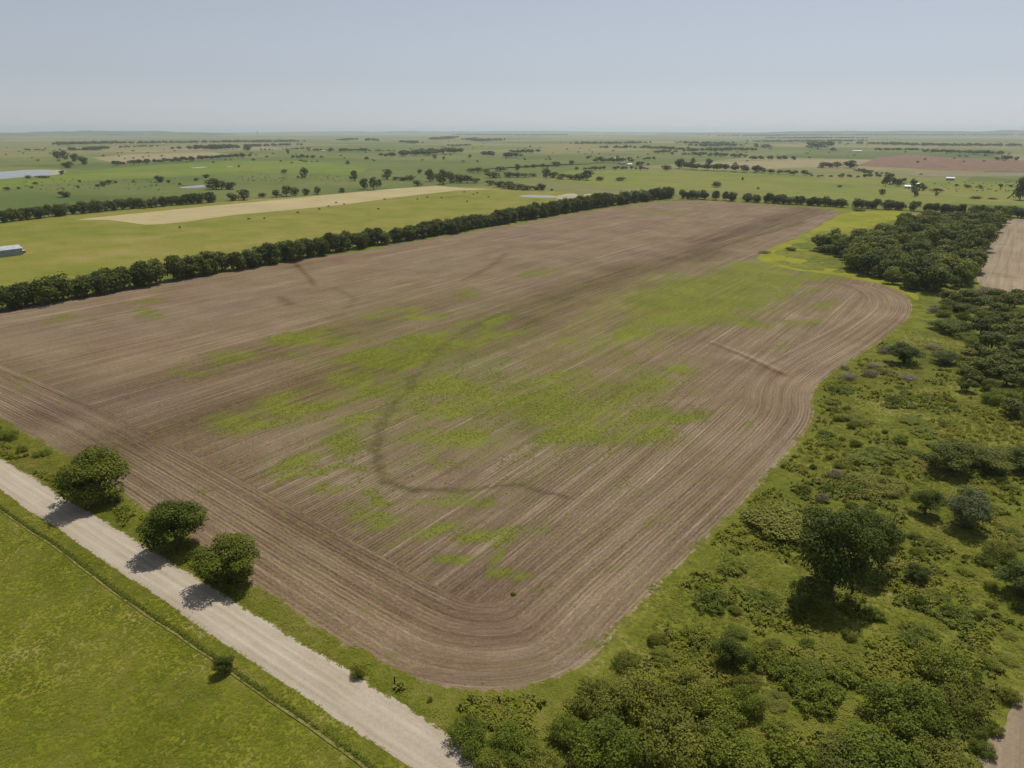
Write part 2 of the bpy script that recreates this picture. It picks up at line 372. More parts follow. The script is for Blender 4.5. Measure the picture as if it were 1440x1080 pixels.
soil = m.mix(m.math('MULTIPLY', clod, .5), soil, (.07, .045, .03))
soil = m.mix(m.math('MULTIPLY', m.rng(m.noise(m.pos, .012, 3), .4, .65), .28), soil, m.mix(1., soil, (1.12, .93, .80), 'MULTIPLY'))
wm = m.math('ADD', m.math('MULTIPLY', wd, .80), m.math('MULTIPLY', m.math('SUBTRACT', m.noise(m.mul(rv, (.30, .05, 1)), 1., 6, .78, .3), .5), 2.0))
wm = m.math('ADD', wm, m.math('MULTIPLY', m.math('SUBTRACT', fine, .5), 1.5))
wmask = m.math('MULTIPLY', m.rng(wm, .22, 1.0), m.rng(rows, -.6, .7))
wcol = m.ramp(m.math('ADD', m.math('MULTIPLY', m.noise(m.pos, .9, 4, .7), .6), m.math('MULTIPLY', m.noise(m.pos, .05, 3), .4)),
              [(.34, (.092, .128, .010)), (.5, (.155, .19, .012)), (.66, (.22, .228, .026))])
c = m.mix(m.math('MULTIPLY', wmask, .9), soil, wcol)
# thin sprouting everywhere
spr = m.math('MULTIPLY', m.rng(m.noise(m.mul(rv, (.9, .35, 1)), 1., 5, .85), .49, .63), m.rng(m.noise(m.pos, .018, 4, .6), .32, .54))
c = m.mix(m.math('MULTIPLY', spr, .6), c, (.165, .175, .04))
wsh_ = m.math('MULTIPLY', m.attr('wash'), m.rng(m.noise(m.pos, .7, 5, .75), .40, .56, .1, 1.))
c = m.mix(m.math('MULTIPLY', wsh_, .8), c, m.mix(m.rng(mid, .45, .6), (.072, .048, .031), (.085, .098, .02)))
en = m.math('ADD', e, m.math('ADD', m.math('MULTIPLY', m.math('SUBTRACT', m.noise(m.pos, .25, 4), .5), 5.0), m.math('MULTIPLY', m.math('SUBTRACT', m.noise(m.pos, 1.3, 4, .7), .5), 3.0)))
gcol, gf, gm = grass_col(m, PAL_ROUGH)
c = m.mix(m.rng(en, -.9, .9), gcol, c)
m.bump(m.math('ADD', m.math('MULTIPLY', rows, m.math('MULTIPLY', rowamt, .6)), m.math('ADD', m.math('MULTIPLY', fine, .7), m.math('MULTIPLY', wmask, .5))), .8, .22)
FIELD_M = m.col(c)
xs = np.arange(-392, 24, 1.5); ys = np.concatenate([np.arange(57, 350, 1.2), np.arange(350, 880, 3.)])
grid_sheet('ploughed_field', xs, ys, lambda X, Y: sd_field(X, Y) > -3.5, lambda X, Y: .05 + 0 * X, FIELD_M, field_attrs)

WW = chaikin(poly_g([(1062, 366), (1075, 352), (1128, 332), (1165, 310), (1190, 298), (1240, 296), (1292, 298), (1250, 312), (1205, 325), (1150, 334), (1150, 352), (1215, 386), (1292, 412), (1290, 426), (1274, 412), (1235, 398), (1170, 386), (1100, 378)]), 1)
poly_sheet('grass_waterway', WW, .075, grass_mat('waterway_grass', [(.095, .135, .008), (.165, .185, .010), (.225, .225, .014), (.26, .22, .05)], .2, s1=.012, s2=.06, s3=.6), 2.0, 4.)
# other bare fields
def soil_mat(name, pal, ang, scale=.4, green=.25):
    m = MT(name, .95, .05); p = m.pos; s = m.sep(p)
    ca, sa = math.cos(ang), math.sin(ang)
    u = m.math('ADD', m.math('MULTIPLY', s[0], ca), m.math('MULTIPLY', s[1], sa)); v = m.math('SUBTRACT', m.math('MULTIPLY', s[1], ca), m.math('MULTIPLY', s[0], sa))
    st = m.noise(m.mul(m.comb(u, v), (scale, .012, 1)), 1., 5, .65); fi = m.noise(p, 1.5, 5, .7); bl = m.noise(p, .02, 4)
    t = m.math('ADD', m.math('MULTIPLY', st, .45), m.math('ADD', m.math('MULTIPLY', fi, .25), m.math('MULTIPLY', bl, .3)))
    c = m.ramp(t, [(.33, pal[0]), (.5, pal[1]), (.67, pal[2])])
    g = m.math('MULTIPLY', m.rng(m.noise(p, .05, 5, .7), .54, .68), green)
    c = m.mix(g, c, (.14, .155, .035)); m.bump(m.math('ADD', fi, st), .7, .15)
    return m.col(c)
SOIL2 = soil_mat('pale_soil', [(.15, .112, .075), (.265, .208, .145), (.38, .31, .215)], .0, .5, .7)
poly_sheet('bare_field', BARE_R, .06, SOIL2, 1.2, 4.)
poly_sheet('bare_field', BARE_C, .06, SOIL2, 1.3, .9)
RED = soil_mat('red_soil', [(.14, .085, .062), (.19, .122, .088), (.24, .165, .12)], 0, .06, .3)
poly_sheet('red_field', poly_g([(1205, 233), (1235, 221), (1275, 217), (1330, 221), (1445, 226), (1560, 229), (1560, 241), (1440, 241), (1330, 239)]), -.05, RED)
# hay meadow between the two hedgerows, with a mown strip
MEADOW_M = grass_mat('meadow_grass', PAL_MEADOW, 0, s1=.006, s2=.035, s3=.4)
TAN_M = soil_mat('mown_hay', [(.30, .25, .125), (.37, .31, .165), (.43, .365, .21)], 0, .12, .25)
poly_sheet('meadow', poly_g([(-160, 455), (-160, 331), (0, 313), (140, 297), (300, 284), (480, 272), (600, 262), (690, 263), (800, 270), (850, 282), (842, 292), (500, 350), (0, 434)]), -.15, MEADOW_M)
poly_sheet('mown_strip', poly_g([(105, 309), (150, 304), (230, 296), (300, 289), (400, 280), (480, 272), (545, 266), (612, 261), (650, 264), (692, 266), (640, 268), (560, 277), (480, 288), (400, 296), (330, 302), (265, 311), (230, 315), (205, 316), (150, 309)]), -.08, TAN_M, 3, 12)
GREEN_M = grass_mat('green_pasture', [(.075, .135, .014), (.115, .165, .018), (.15, .18, .026), (.19, .19, .055)], 0, s1=.006, s2=.03, s3=.3)
poly_sheet('green_pasture', poly_g([(-160, 292), (0, 268), (60, 259), (180, 252), (300, 246), (390, 243), (500, 246), (520, 236), (430, 226), (330, 226), (240, 231), (165, 236), (80, 243), (-160, 262)]), -.12, GREEN_M)
poly_sheet('green_pasture', poly_g([(800, 240), (960, 240), (1080, 245), (1160, 250), (1300, 252), (1560, 262), (1560, 292), (1430, 289), (1200, 283), (1060, 272), (950, 266), (850, 262), (770, 252)]), -.12,
           grass_mat('green_pasture_far', [(.10, .145, .02), (.145, .172, .026), (.175, .185, .035), (.22, .20, .065)], 0, s1=.006, s2=.03, s3=.3))
STUB = soil_mat('stubble', [(.22, .19, .10), (.27, .23, .13), (.32, .27, .16)], 0, .06, .3)
poly_sheet('stubble_field', poly_g([(130, 222), (180, 217), (300, 214), (330, 218), (240, 224), (165, 230)]), -.1, STUB)
poly_sheet('stubble_field', poly_g([(985, 229), (1100, 225), (1200, 224), (1230, 225), (1200, 233), (1060, 238)]), -.1, STUB)
poly_sheet('stubble_field', poly_g([(1260, 243), (1440, 243), (1560, 245), (1560, 251), (1420, 248), (1290, 248)]), -.06, soil_mat('grey_stubble', [(.17, .15, .105), (.21, .18, .125), (.25, .21, .15)], 0, .06, .3))
# farm tracks seen as thin pale lines
for pts in ([(0, 227), (90, 220), (200, 215)], [(500, 262), (640, 240), (760, 232), (860, 229)], [(1130, 215), (1250, 215.4), (1440, 217.5)], [(985, 265), (1130, 270), (1290, 277), (1440, 284)]):
    g_ = poly_g(pts); top = g_ + np.array([0, 5.]); poly_sheet('farm_track', np.vstack([g_, top[::-1]]), -.03, STUB)

# ponds
m = MT('pond_water', .08, .5); m.b.inputs['IOR'].default_value = 1.33
m.bump(m.noise(m.pos, .35, 3), .25, .12); POND = m.col((.06, .075, .085))
MUD = plain('pond_mud', (.34, .30, .21), .9, .1, 0, .2, .05)
def pond(pts, bank=1.3, mat=None):
    g_ = chaikin(poly_g(pts), 2); c_ = g_.mean(0)
    poly_sheet('pond_bank', c_ + (g_ - c_) * np.array([1.1, bank]), -.05, MUD, 2, 6)
    poly_sheet('pond', g_, -.02, mat or POND)
pond([(-60, 246), (0, 242), (40, 239), (78, 240.5), (74, 245), (62, 247), (40, 248), (20, 250), (-60, 257)])
pond([(254, 263.5), (275, 260.5), (291, 260.5), (290, 263), (272, 264.5)])
pond([(268, 235.5), (285, 234.5), (291, 235.3), (278, 236.6)])
pond([(319, 234.5), (324, 233.8), (328, 234.3), (323, 235.2)])
m = MT('pond_green_water', .3, .4); PGREEN = m.col((.22, .29, .23))
pond([(732, 274.8), (750, 274.2), (780, 275.2), (779, 278), (755, 277.8), (734, 276.8)], 1.15, PGREEN)
poly_sheet('bare_patch', chaikin(poly_g([(783, 275), (800, 272), (812, 272.5), (814, 277), (800, 281), (780, 279)]), 1), -.05, MUD)
poly_sheet('bare_patch', chaikin(poly_g([(820, 273.5), (832, 272), (832, 275.5), (822, 276.5)]), 1), -.05, MUD)

# gravel road with wheel tracks, and the cattle path along the fence line
m = MT('road_gravel', .95, .05); s_ = m.sep(m.pos); yy = s_[1]
t = m.math('ADD', m.math('MULTIPLY', m.noise(m.mul(m.pos, (.05, .9, 1)), 1., 5, .65), .50), m.math('MULTIPLY', m.noise(m.pos, 2.5, 5, .75), .45))
trk = m.math('ADD', m.math('ADD', m.rng(m.math('ABSOLUTE', m.math('SUBTRACT', yy, 49.9)), .55, .1), m.rng(m.math('ABSOLUTE', m.math('SUBTRACT', yy, 51.7)), .5, .1)), m.rng(m.math('ABSOLUTE', m.math('SUBTRACT', yy, 53.2)), .5, .1))
t = m.math('ADD', t, m.math('ADD', m.math('MULTIPLY', trk, .09), m.math('MULTIPLY', m.math('SUBTRACT', m.noise(m.pos, .18, 4, .6), .5), .22)))
c = m.ramp(t, [(.28, (.28, .228, .165)), (.45, (.355, .302, .23)), (.58, (.415, .362, .285)), (.74, (.49, .44, .36))])
m.bump(m.noise(m.pos, 5, 4, .7), .5, .05); ROAD_M = m.col(c)
xr = np.concatenate([np.arange(-2500, -230, 40.), np.arange(-230, 90, .6), np.arange(90, 900, 40.)])
ya = ROAD_Y0 + (fbm(xr / 2.2, xr * 0, 1) - .5) * .5 + (fbm(xr / 14, xr * 0, 3) - .5) * .8; yb = ROAD_Y1 + (fbm(xr / 2.2, xr * 0 + 9, 2) - .5) * .6 + (fbm(xr / 14, xr * 0 + 5, 3) - .5) * .8
yc = (ROAD_Y0 + ROAD_Y1) / 2 + 0 * xr
rows_ = [(ya, .03), (ya * .75 + yc * .25, .10), (yc, .16), (yb * .75 + yc * .25, .10), (yb, .03)]
v = np.concatenate([np.stack([xr, y_, 0 * xr + z_], -1) for y_, z_ in rows_]); n = len(xr)
fq = np.array([(k * n + i, k * n + i + 1, (k + 1) * n + i + 1, (k + 1) * n + i) for k in range(4) for i in range(n - 1)])
tag(link('gravel_road', mk('gravel_road', v, fq, ROAD_M, True)), kind='structure')
PATH_Y = 44.2
def path_y(x): return PATH_Y + (x + 160) * .008 + (fbm(np.asarray(x) / 18., 0 * np.asarray(x), 0) - .5) * 1.2
xp = np.arange(-260, 60, 1.); yp = path_y(xp); wv_ = .10 + .16 * fbm(xp / 3, xp * 0, 2)
v = np.concatenate([np.stack([xp, yp - wv_, 0 * xp + .13], -1), np.stack([xp, yp + wv_, 0 * xp + .13], -1)]); n = len(xp)
tag(link('cattle_path', mk('cattle_path', v, np.array([(i, i + 1, n + i + 1, n + i) for i in range(n - 1)]), plain('path_dirt', (.165, .155, .05), .95, .05, 0, .3, 1.))), kind='structure')

# low ridges on the horizon
def hills(name, pts, hgt, dist, depth, mat):
    """long low swell standing on the plain; pts are photo columns"""
    a = np.linspace(pts[0], pts[1], 90); vv = []; 
    for k, (dd, hh) in enumerate([(0, 0), (.3, .75), (.55, 1), (.8, .6), (1, 0)]):
        for i, px in enumerate(a):
            d = _f + (px - CX) / F * _r; d = d[:2] / np.linalg.norm(d[:2])
            tt = i / 89; env = math.sin(math.pi * tt) ** .5
            h_ = hgt * env * (.55 + .9 * float(fbm(np.array([px / 46.]), np.array([k * .35 + dist / 1e4]), 3)[0])) * hh
            q = d * (dist + depth * dd); vv.append((q[0], q[1], -.3 + h_))
    n = 90
    fq = np.array([(k * n + i, k * n + i + 1, (k + 1) * n + i + 1, (k + 1) * n + i) for k in range(4) for i in range(n - 1)])
    tag(link(name, mk(name, np.array(vv), fq, mat, True)), kind='structure')
m = MT('hill_cover'); n_ = m.noise(m.pos, .0025, 5, .65)
HILL_M = m.col(m.ramp(n_, [(.4, (.035, .055, .018)), (.52, (.07, .095, .03)), (.62, (.15, .165, .06))]))
hills('hills', (900, 1620), 78, 15000, 6000, HILL_M)
hills('hills', (40, 380), 70, 14500, 5000, HILL_M)
hills('hills', (330, 1000), 66, 22000, 6000, HILL_M)
hills('hills', (-250, 140), 60, 21000, 6000, HILL_M)

# ------------------------------------------------------------------ trees and shrubs
def rand_dirs(n, rng):
    d = rng.normal(size=(n, 3)); return d / np.linalg.norm(d, axis=1, keepdims=True)
def leaf_quads(P, N, size, rng, asp=1.6):
    """one leaf-clump quad per point; returns verts, faces"""
    n = len(P); t = rng.normal(size=(n, 3)); t -= (t * N).sum(1, keepdims=True) * N; t /= np.linalg.norm(t, axis=1, keepdims=True) + 1e-9
    b = np.cross(N, t); s = (size * rng.uniform(.6, 1.35, n))[:, None]
    k1 = rng.uniform(.3, .7, (n, 1)); k2 = rng.uniform(.3, .7, (n, 1)); up = N * s * rng.uniform(.0, .25, (n, 1))
    v = np.stack([P - t * s * .5 * asp * .8, P + b * s * k1 - up, P + t * s * .5 * asp * .8, P - b * s * k2 - up], 1)
    return v.reshape(-1, 3), np.arange(4 * n).reshape(n, 4)
def crown_mesh(name, seed, mat, n, leaf, w=10., h=10., bot=.2, lobes=24, lr=(.24, .42), flat=1., rough=.11):
    rng = np.random.default_rng(seed)
    zc = h * (bot + 1) / 2; a = w / 2; c = h * (1 - bot) / 2
    d = rand_dirs(lobes, rng); d[:, 2] = np.where(rng.random(lobes) < .3, np.abs(d[:, 2]), d[:, 2])
    k = rng.uniform(.42, .78, (lobes, 1))
    Lc = d * k * np.array([a, a, c]) * rng.uniform(.82, 1.16, (lobes, 3)); Lr = rng.uniform(*lr, lobes) * min(a, c * 1.25)
    pick = rng.choice(lobes, n, p=Lr ** 2 / (Lr ** 2).sum())
    q = rand_dirs(n, rng); q[:, 2] = np.where((q[:, 2] < -.2) & (rng.random(n) < .45), -q[:, 2], q[:, 2])
    rad = rng.uniform(.55, 1.08, n) ** .6 * 1.03
    P = Lc[pick] + q * (Lr[pick] * rad)[:, None] * np.array([1, 1, .85 * flat])
    # drop most leaves buried in another lobe
    dd = np.linalg.norm(P[:, None] - Lc[None], axis=2) / Lr[None]; dd[np.arange(n), pick] = 9
    keep = (dd.min(1) > .62) | (rng.random(n) < .25)
    P, q, pick = P[keep], q[keep], pick[keep]
    P = P + rng.normal(0, rough, P.shape) * Lr[pick][:, None]
    N = q * .8 + rand_dirs(len(P), rng) * .6 + np.array([0, 0, .45]); N /= np.linalg.norm(N, axis=1, keepdims=True)
    P[:, 2] += zc; low = P[:, 2] < h * bot * .55; P[low, 2] = h * bot * .55 + rng.random(low.sum()) * h * .1
    v, f = leaf_quads(P, N, leaf, rng)
    v[:, 2] = np.maximum(v[:, 2], .03)
    me = mk(name, v, f, mat)
    lt = rng.random(lobes)
    tone = np.clip(.5 * lt[pick] + .5 * rng.random(len(P)), 0, 1)
    attr(me, 'tone', np.repeat(tone, 4)); return me
def tube(path, radii, seg=6):
    path = np.asarray(path, float); vs = []; fs = []
    for i, p in enumerate(path):
        d = path[min(i + 1, len(path) - 1)] - path[max(i - 1, 0)]; d /= np.linalg.norm(d) + 1e-9
        a = np.cross(d, [0.3, 1, .2]); a /= np.linalg.norm(a); b = np.cross(d, a)
        for k in range(seg):
            t = 2 * math.pi * k / seg; vs.append(p + (a * math.cos(t) + b * math.sin(t)) * radii[i])
    for i in range(len(path) - 1):
        for k in range(seg): fs.append((i * seg + k, i * seg + (k + 1) % seg, (i + 1) * seg + (k + 1) % seg, (i + 1) * seg + k))
    fs.append(tuple(range(seg))[::-1]); fs.append(tuple((len(path) - 1) * seg + k for k in range(seg)))
    return vs, fs
def trunk_mesh(name, seed, w=10., h=10., bot=.2, limbs=6, r=.32, seg=6):
    rng = np.random.default_rng(seed); V = []; Fc = []
    def add(p, rr, sg):
        v, f = tube(p, rr, sg); o = len(V); V.extend([tuple(x) for x in v]); Fc.extend([tuple(i + o for i in q) for q in f])
    lean = rng.normal(0, .25, 2)
    spine = [np.array([lean[0] * t ** 1.5 * w * .08, lean[1] * t ** 1.5 * w * .08, -.15 + t * h * .72]) for t in np.linspace(0, 1, 6)]
    add(spine, [r * 1.35, r, r * .8, r * .6, r * .4, r * .15], seg)
    for k in range(limbs):
        t = rng.uniform(.22, .6); p0 = np.array([lean[0] * t ** 1.5 * w * .08, lean[1] * t ** 1.5 * w * .08, -.15 + t * h * .72])
        a = 2 * math.pi * (k + rng.random() * .6) / limbs; L = w * rng.uniform(.25, .4); up = h * rng.uniform(.12, .28)
        d = np.array([math.cos(a), math.sin(a), 0])
        add([p0, p0 + d * L * .4 + np.array([0, 0, up * .5]), p0 + d * L * .75 + np.array([0, 0, up * .85]), p0 + d * L + np.array([0, 0, up])], [r * .5, r * .35, r * .22, r * .08], max(4, seg - 2))
    return mk(name, V, Fc, BARK, True)
def make_set(key, leafkey, n_var, n, leaf, bot, seed0, lobes=24, lr=(.24, .42), limbs=6, seg=6, w=10., h=10., r=.32):
    return [(crown_mesh('crown_' + key, seed0 + i, LEAF[leafkey], n, leaf, w, h, bot, lobes, lr), trunk_mesh('trunk_' + key, seed0 + i, w, h, bot, limbs, r, seg)) for i in range(n_var)]
SETS = {
    'road': make_set('road', 'road', 3, 17000, .25, .04, 100, 40, (.22, .36), 8, 8),
    'near_dark': make_set('near_dark', 'wood', 3, 12000, .25, .10, 120, 30, (.22, .38), 7, 8),
    'near_silver': make_set('near_silver', 'silver', 1, 11000, .25, .08, 130, 28, (.22, .38), 7, 8),
    'hedge': make_set('hedge', 'hedge', 6, 2000, .62, .0, 140, 22, (.26, .46)),
    'wood': make_set('wood', 'wood', 5, 1900, .62, .10, 160, 20, (.26, .44)),
    'wood_olive': make_set('wood_olive', 'olive', 2, 1900, .62, .10, 170, 20, (.26, .44)),
    'wood_bright': make_set('wood_bright', 'bright', 2, 1900, .62, .06, 175, 20, (.26, .44)),
    'far': make_set('far', 'hedge', 4, 460, 1.2, -.04, 180, 14, (.34, .55), 4, 5),
}
def shrub_set(key, leafkey, nv, n, leaf, seed0, h=4., lobes=34, lr=(.26, .52)):
    out = []
    for i in range(nv):
        me = crown_mesh('foliage_' + key, seed0 + i, LEAF[leafkey], n, leaf, 10., h, -.05, lobes, lr, 1., .2)
        rng = np.random.default_rng(seed0 + 50 + i); V = []; Fc = []
        for k in range(9):
            a = rng.random() * 6.28; d = np.array([math.cos(a), math.sin(a), 0]) * rng.uniform(.8, 3.4)
            v, f = tube([d * .35 + [0, 0, -.1], d * .7 + [0, 0, h * .35], d + [0, 0, h * .7]], [.09, .06, .02], 4)
            o = len(V); V.extend([tuple(x) for x in v]); Fc.extend([tuple(q + o for q in ff) for ff in f])
        out.append((me, mk('stems_' + key, V, Fc, BARK)))
    return out
SHRUB = {
    'olive': shrub_set('olive', 'olive', 4, 8000, .21, 200),
    'dark': shrub_set('dark', 'bright', 4, 8000, .21, 210),
    'black': shrub_set('black', 'dark', 2, 6000, .24, 220),
    'yellow': shrub_set('yellow', 'yellow', 2, 4500, .26, 230),
    'twig': shrub_set('twig', 'twig', 3, 3600, .20, 240),
    'low': shrub_set('low', 'bright', 3, 4500, .26, 250, 2.6, 70, (.22, .5)),
}
def tree(name, x, y, w, h, kind, label, cat, group=None, var=None, rz=None, z=None):
    s = SETS[kind]; i = random.randrange(len(s)) if var is None else var % len(s)
    o = empty(name, (x, y, zr(x, y) if z is None else z), random.random() * 6.28 if rz is None else rz, (w / 10, w / 10 * random.uniform(.92, 1.08), h / 10))
    tag(o, label, cat, group); link('crown', s[i][0], o); link('trunk', s[i][1], o); return o
def shrub(name, x, y, w, h, kind, label, group=None, depth=None):
    s = SHRUB[kind]; i = random.randrange(len(s)); hn = 2.6 if kind == 'low' else 4.
    rz = random.choice([0, math.pi]) + random.uniform(-.3, .3) + YAW
    o = empty(name, (x, y, zr(x, y) - .05), rz, (w / 10, (depth or w * random.uniform(.75, 1.1)) / 10, h / hn))
    tag(o, label, 'shrub', group); link('foliage', s[i][0], o); link('stems', s[i][1], o); return o
NEARM = [((1168, 832), 'near the biggest grassland tree'), ((1356, 742), 'near the upright grey-green tree'), ((1271, 512), 'near the solitary dark tree at the field bend'), ((1392, 664), 'near the short row of low dark trees'),
         ((800, 990), 'by the rounded lower corner of the brown field'), ((1410, 1010), 'near the bare soil patch with the yellow-green bush'), ((640, 1060), 'beside the gravel road below the field corner'), ((1240, 1040), 'in the dense thicket below the biggest tree'),
         ((1000, 1040), 'in the dense thicket by the lower field edge'), ((1060, 740), 'along the brown field edge beside the large low thicket'), ((1180, 590), 'by the brown field edge below the leafless shrubs'), ((20, 620), 'on the verge far up the gravel road'), ((1100, 355), 'in the green waterway across the field')]
def near_mark(x, y, marks):
    return min(marks, key=lambda q: (G(*q[0])[0] - x) ** 2 + (G(*q[0])[1] - y) ** 2)[1]
def sample(poly, dmin, n_try=4000, seed=1):
    rng = np.random.default_rng(seed); lo, hi = poly.min(0), poly.max(0); out = []
    c = lo + (hi - lo) * rng.random((n_try, 2)); c = c[sdist(c[:, 0], c[:, 1], poly) > 0]
    for p in c:
        if all((p[0] - q[0]) ** 2 + (p[1] - q[1]) ** 2 > dmin * dmin for q in out): out.append(p)
    return out

# three trees beside the gravel road
for k, (x, y, w, h, lab) in enumerate([(-157.0, 59.2, 15.6, 12.6, 'tall dense round tree beside gravel road, largest of the three roadside trees'),
                                       (-124.2, 59.0, 13.6, 10.6, 'spreading round tree beside gravel road, middle one of three'),
                                       (-106.2, 58.8, 12.4, 9.2, 'smallest of three roadside trees, broad crown with its shadow on gravel')]):
    tree('roadside_tree', x, y, w, h, 'road', lab, 'tree', 'roadside trees', k, z=0)
for (x, y, lab) in [(-157, 59.5, 'largest'), (-124.2, 59.5, 'middle'), (-106.2, 59.3, 'smallest')]:
    for k in range(4):
        shrub('low_bush', x + random.uniform(-6.5, 6.5), y + random.uniform(-1.6, 3.0), random.uniform(1.8, 3.6), random.uniform(.7, 1.5), random.choice(['low', 'olive', 'dark']), 'weedy low bush at the foot of the %s roadside tree' % lab, 'low spreading bushes')
tree('sapling', *G(316, 946), 3.5, 3.2, 'near_dark', 'small bushy tree alone on the pasture side of gravel road', 'tree', None, 0, z=.08)

# long hedgerow on the far side of the ploughed field
def row(pts, step, jit):
    p = chaikin(poly_g(pts) if isinstance(pts[0], tuple) else pts, 1, False); out = []
    seg = np.hypot(*np.diff(p, axis=0).T); tot = seg.sum(); cum = np.concatenate([[0], np.cumsum(seg)]); d = 0.
    while d < tot:
        i = min(np.searchsorted(cum, d, 'right') - 1, len(seg) - 1); q = p[i] + (p[i + 1] - p[i]) * (d - cum[i]) / seg[i]
        out.append((q[0] + random.gauss(0, jit), q[1] + random.gauss(0, jit))); d += step * random.uniform(.7, 1.3)
    return out
HX = -379.
for (x, y) in row(np.array([(HX, 100.), (HX, 240.), (HX + 2, 480.), (HX + 3, 700.), (HX + 22, 858.)]), 4.7, 1.8):
    big = 1 + .16 * (float(fbm(np.array([y / 40.]), np.array([0.]), 1)[0]) - .4) * 2
    h = random.uniform(10.8, 14.4) * big * (1.15 if 560 < y < 720 else 1)
    hs_ = 'tall' if h > 13.8 else ('middling' if h > 12.4 else 'shorter')
    seg_ = 'across from the metal shed' if y < 270 else ('midway along, facing the grazing cattle' if y < 560 else 'toward the far corner of the brown field')
    tree('hedgerow_tree', x, y, random.uniform(10, 14.5), h * .98, 'hedge', hs_ + ' dark tree of the long hedgerow ' + seg_, 'tree', 'long hedgerow trees', z=-.1)
for (x, y) in row([(958, 279), (1060, 284), (1140, 289), (1240, 294), (1330, 300), (1410, 305), (1470, 309)], 5.4, 1.8):
    if random.random() < .03: continue
    tree('hedgerow_tree', x, y, random.uniform(9, 13), random.uniform(8.5, 12.5), 'hedge', 'dark tree in the far field-end row, ' + ('where it meets the long hedgerow' if x < -260 else ('behind the bare far end' if x < -130 else ('behind the grass waterway' if x < -60 else 'behind the dense grove'))), 'tree', 'far field-end tree row', z=-.1)
for (x, y) in row([(-30, 317), (0, 313), (140, 297), (230, 290), (303, 284)], 6.0, 2.):
    tree('hedgerow_tree', x, y, random.uniform(10, 14), random.uniform(10, 13.5), 'hedge', 'dark tree in the second hedgerow ' + ('behind the mown hay strip' if y > 380 else 'behind the meadow of the metal shed'), 'tree', 'second hedgerow trees', z=-.2)

# grove between ploughed field and pale field
WOOD = poly_g([(1147, 350), (1168, 362), (1200, 380), (1240, 395), (1295, 414), (1340, 414), (1366, 402), (1378, 365), (1392, 335), (1412, 312), (1330, 314), (1262, 320), (1255, 328), (1300, 331), (1270, 336), (1215, 338), (1175, 342)])
for (x, y) in sample(WOOD, 7.3, 3500, 5):
    k = random.random(); w = random.uniform(7, 16); kk = 'wood' if k < .38 else ('wood_olive' if k < .66 else 'wood_bright')
    nb = 'next to the pale bare field' if sdist(np.array([x]), np.array([y]), BARE_R)[0] > -32 else ('on the side toward the brown field' if sd_field(np.array([x]), np.array([y]))[0] > -32 else ('at the far end by the tree row' if y > 660 else 'in the middle of the dense grove'))
    tree('grove_tree', x, y, w, w * random.uniform(.7, 1.12), kk, {'wood': 'dark green', 'wood_olive': 'olive-toned', 'wood_bright': 'fresh bright green'}[kk] + (' broad' if w > 11.5 else ' compact') + ' grove tree ' + nb, 'tree', 'grove trees')
# brushy belt along the right
BELT = poly_g([(1312, 432), (1345, 420), (1395, 422), (1480, 425), (1480, 610), (1425, 600), (1380, 568), (1352, 560), (1352, 520), (1366, 480), (1330, 470)])
for (x, y) in sample(BELT, 6.0, 2500, 6):
    k = random.random(); w = random.uniform(5.5, 10)
    if k < .55: tree('thicket_tree', x, y, w, w * random.uniform(.6, .85), 'wood' if k < .38 else 'wood_olive', ('broad' if w > 8 else 'slender') + (' dark green' if k < .38 else ' olive') + ' low tree in the brushy belt, ' + ('next to the grove' if y > 380 else ('beside the solitary dark tree' if y > 290 else 'above the short row of low trees')), 'tree', 'brushy belt trees')
    else: shrub('thicket_shrub', x, y, w * 1.1, random.uniform(2.2, 4.5), random.choice(['olive', 'dark', 'dark']), 'leafy shrub crowding under the brushy belt of low trees', 'brushy belt shrubs')

# single trees in the rough grassland: px, py of base, width px, height m
def T(px, py, wpx, h, kind, label, group=None, var=None):
    x, y = G(px, py); return tree('pasture_tree', x, y, wpx * mpp(x, y), h, kind, label, 'tree', group, var)
T(1166, 840, 94, 17.5, 'near_dark', 'biggest spreading tree in the rough grassland, casting a broad dark shadow', None, 0)
T(1214, 800, 74, 12., 'near_dark', 'second big tree standing close behind the biggest grassland tree', None, 1)
T(1136, 862, 52, 7.0, 'near_dark', 'shaded smaller tree in front of the biggest grassland tree', None, 2)
T(1356, 742, 54, 9.0, 'near_silver', 'upright grey-green tree with its own shadow in rough grassland', None, 0)
T(1300, 724, 38, 6.0, 'near_dark', 'slim small tree left of the grey-green upright tree', None, 1)
T(1334, 664, 62, 7.5, 'near_dark', 'broad dark tree at the end of a short row of low trees', None, 2)
T(1392, 664, 60, 5.5, 'near_dark', 'wide low dark tree in the middle of a short row', None, 0)
T(1442, 664, 50, 6.0, 'near_dark', 'dark low tree at the far side of a short row', None, 1)
T(1271, 512, 42, 7.5, 'near_dark', 'dark solitary tree by the bend of the brown field with bare shrubs', None, 2)
T(1330, 512, 34, 4.5, 'near_dark', 'small ragged tree between solitary dark tree and brushy belt', None, 1)
T(1288, 818, 32, 3.6, 'near_dark', 'small round dark bush-like tree alone right of the biggest tree', None, 2)
T(1028, 936, 48, 5.0, 'near_dark', 'dark young tree in thicket near the lower field corner', None, 0)
T(1434, 838, 56, 6.0, 'near_dark', 'dark tree with open crown above tall grass', None, 1)
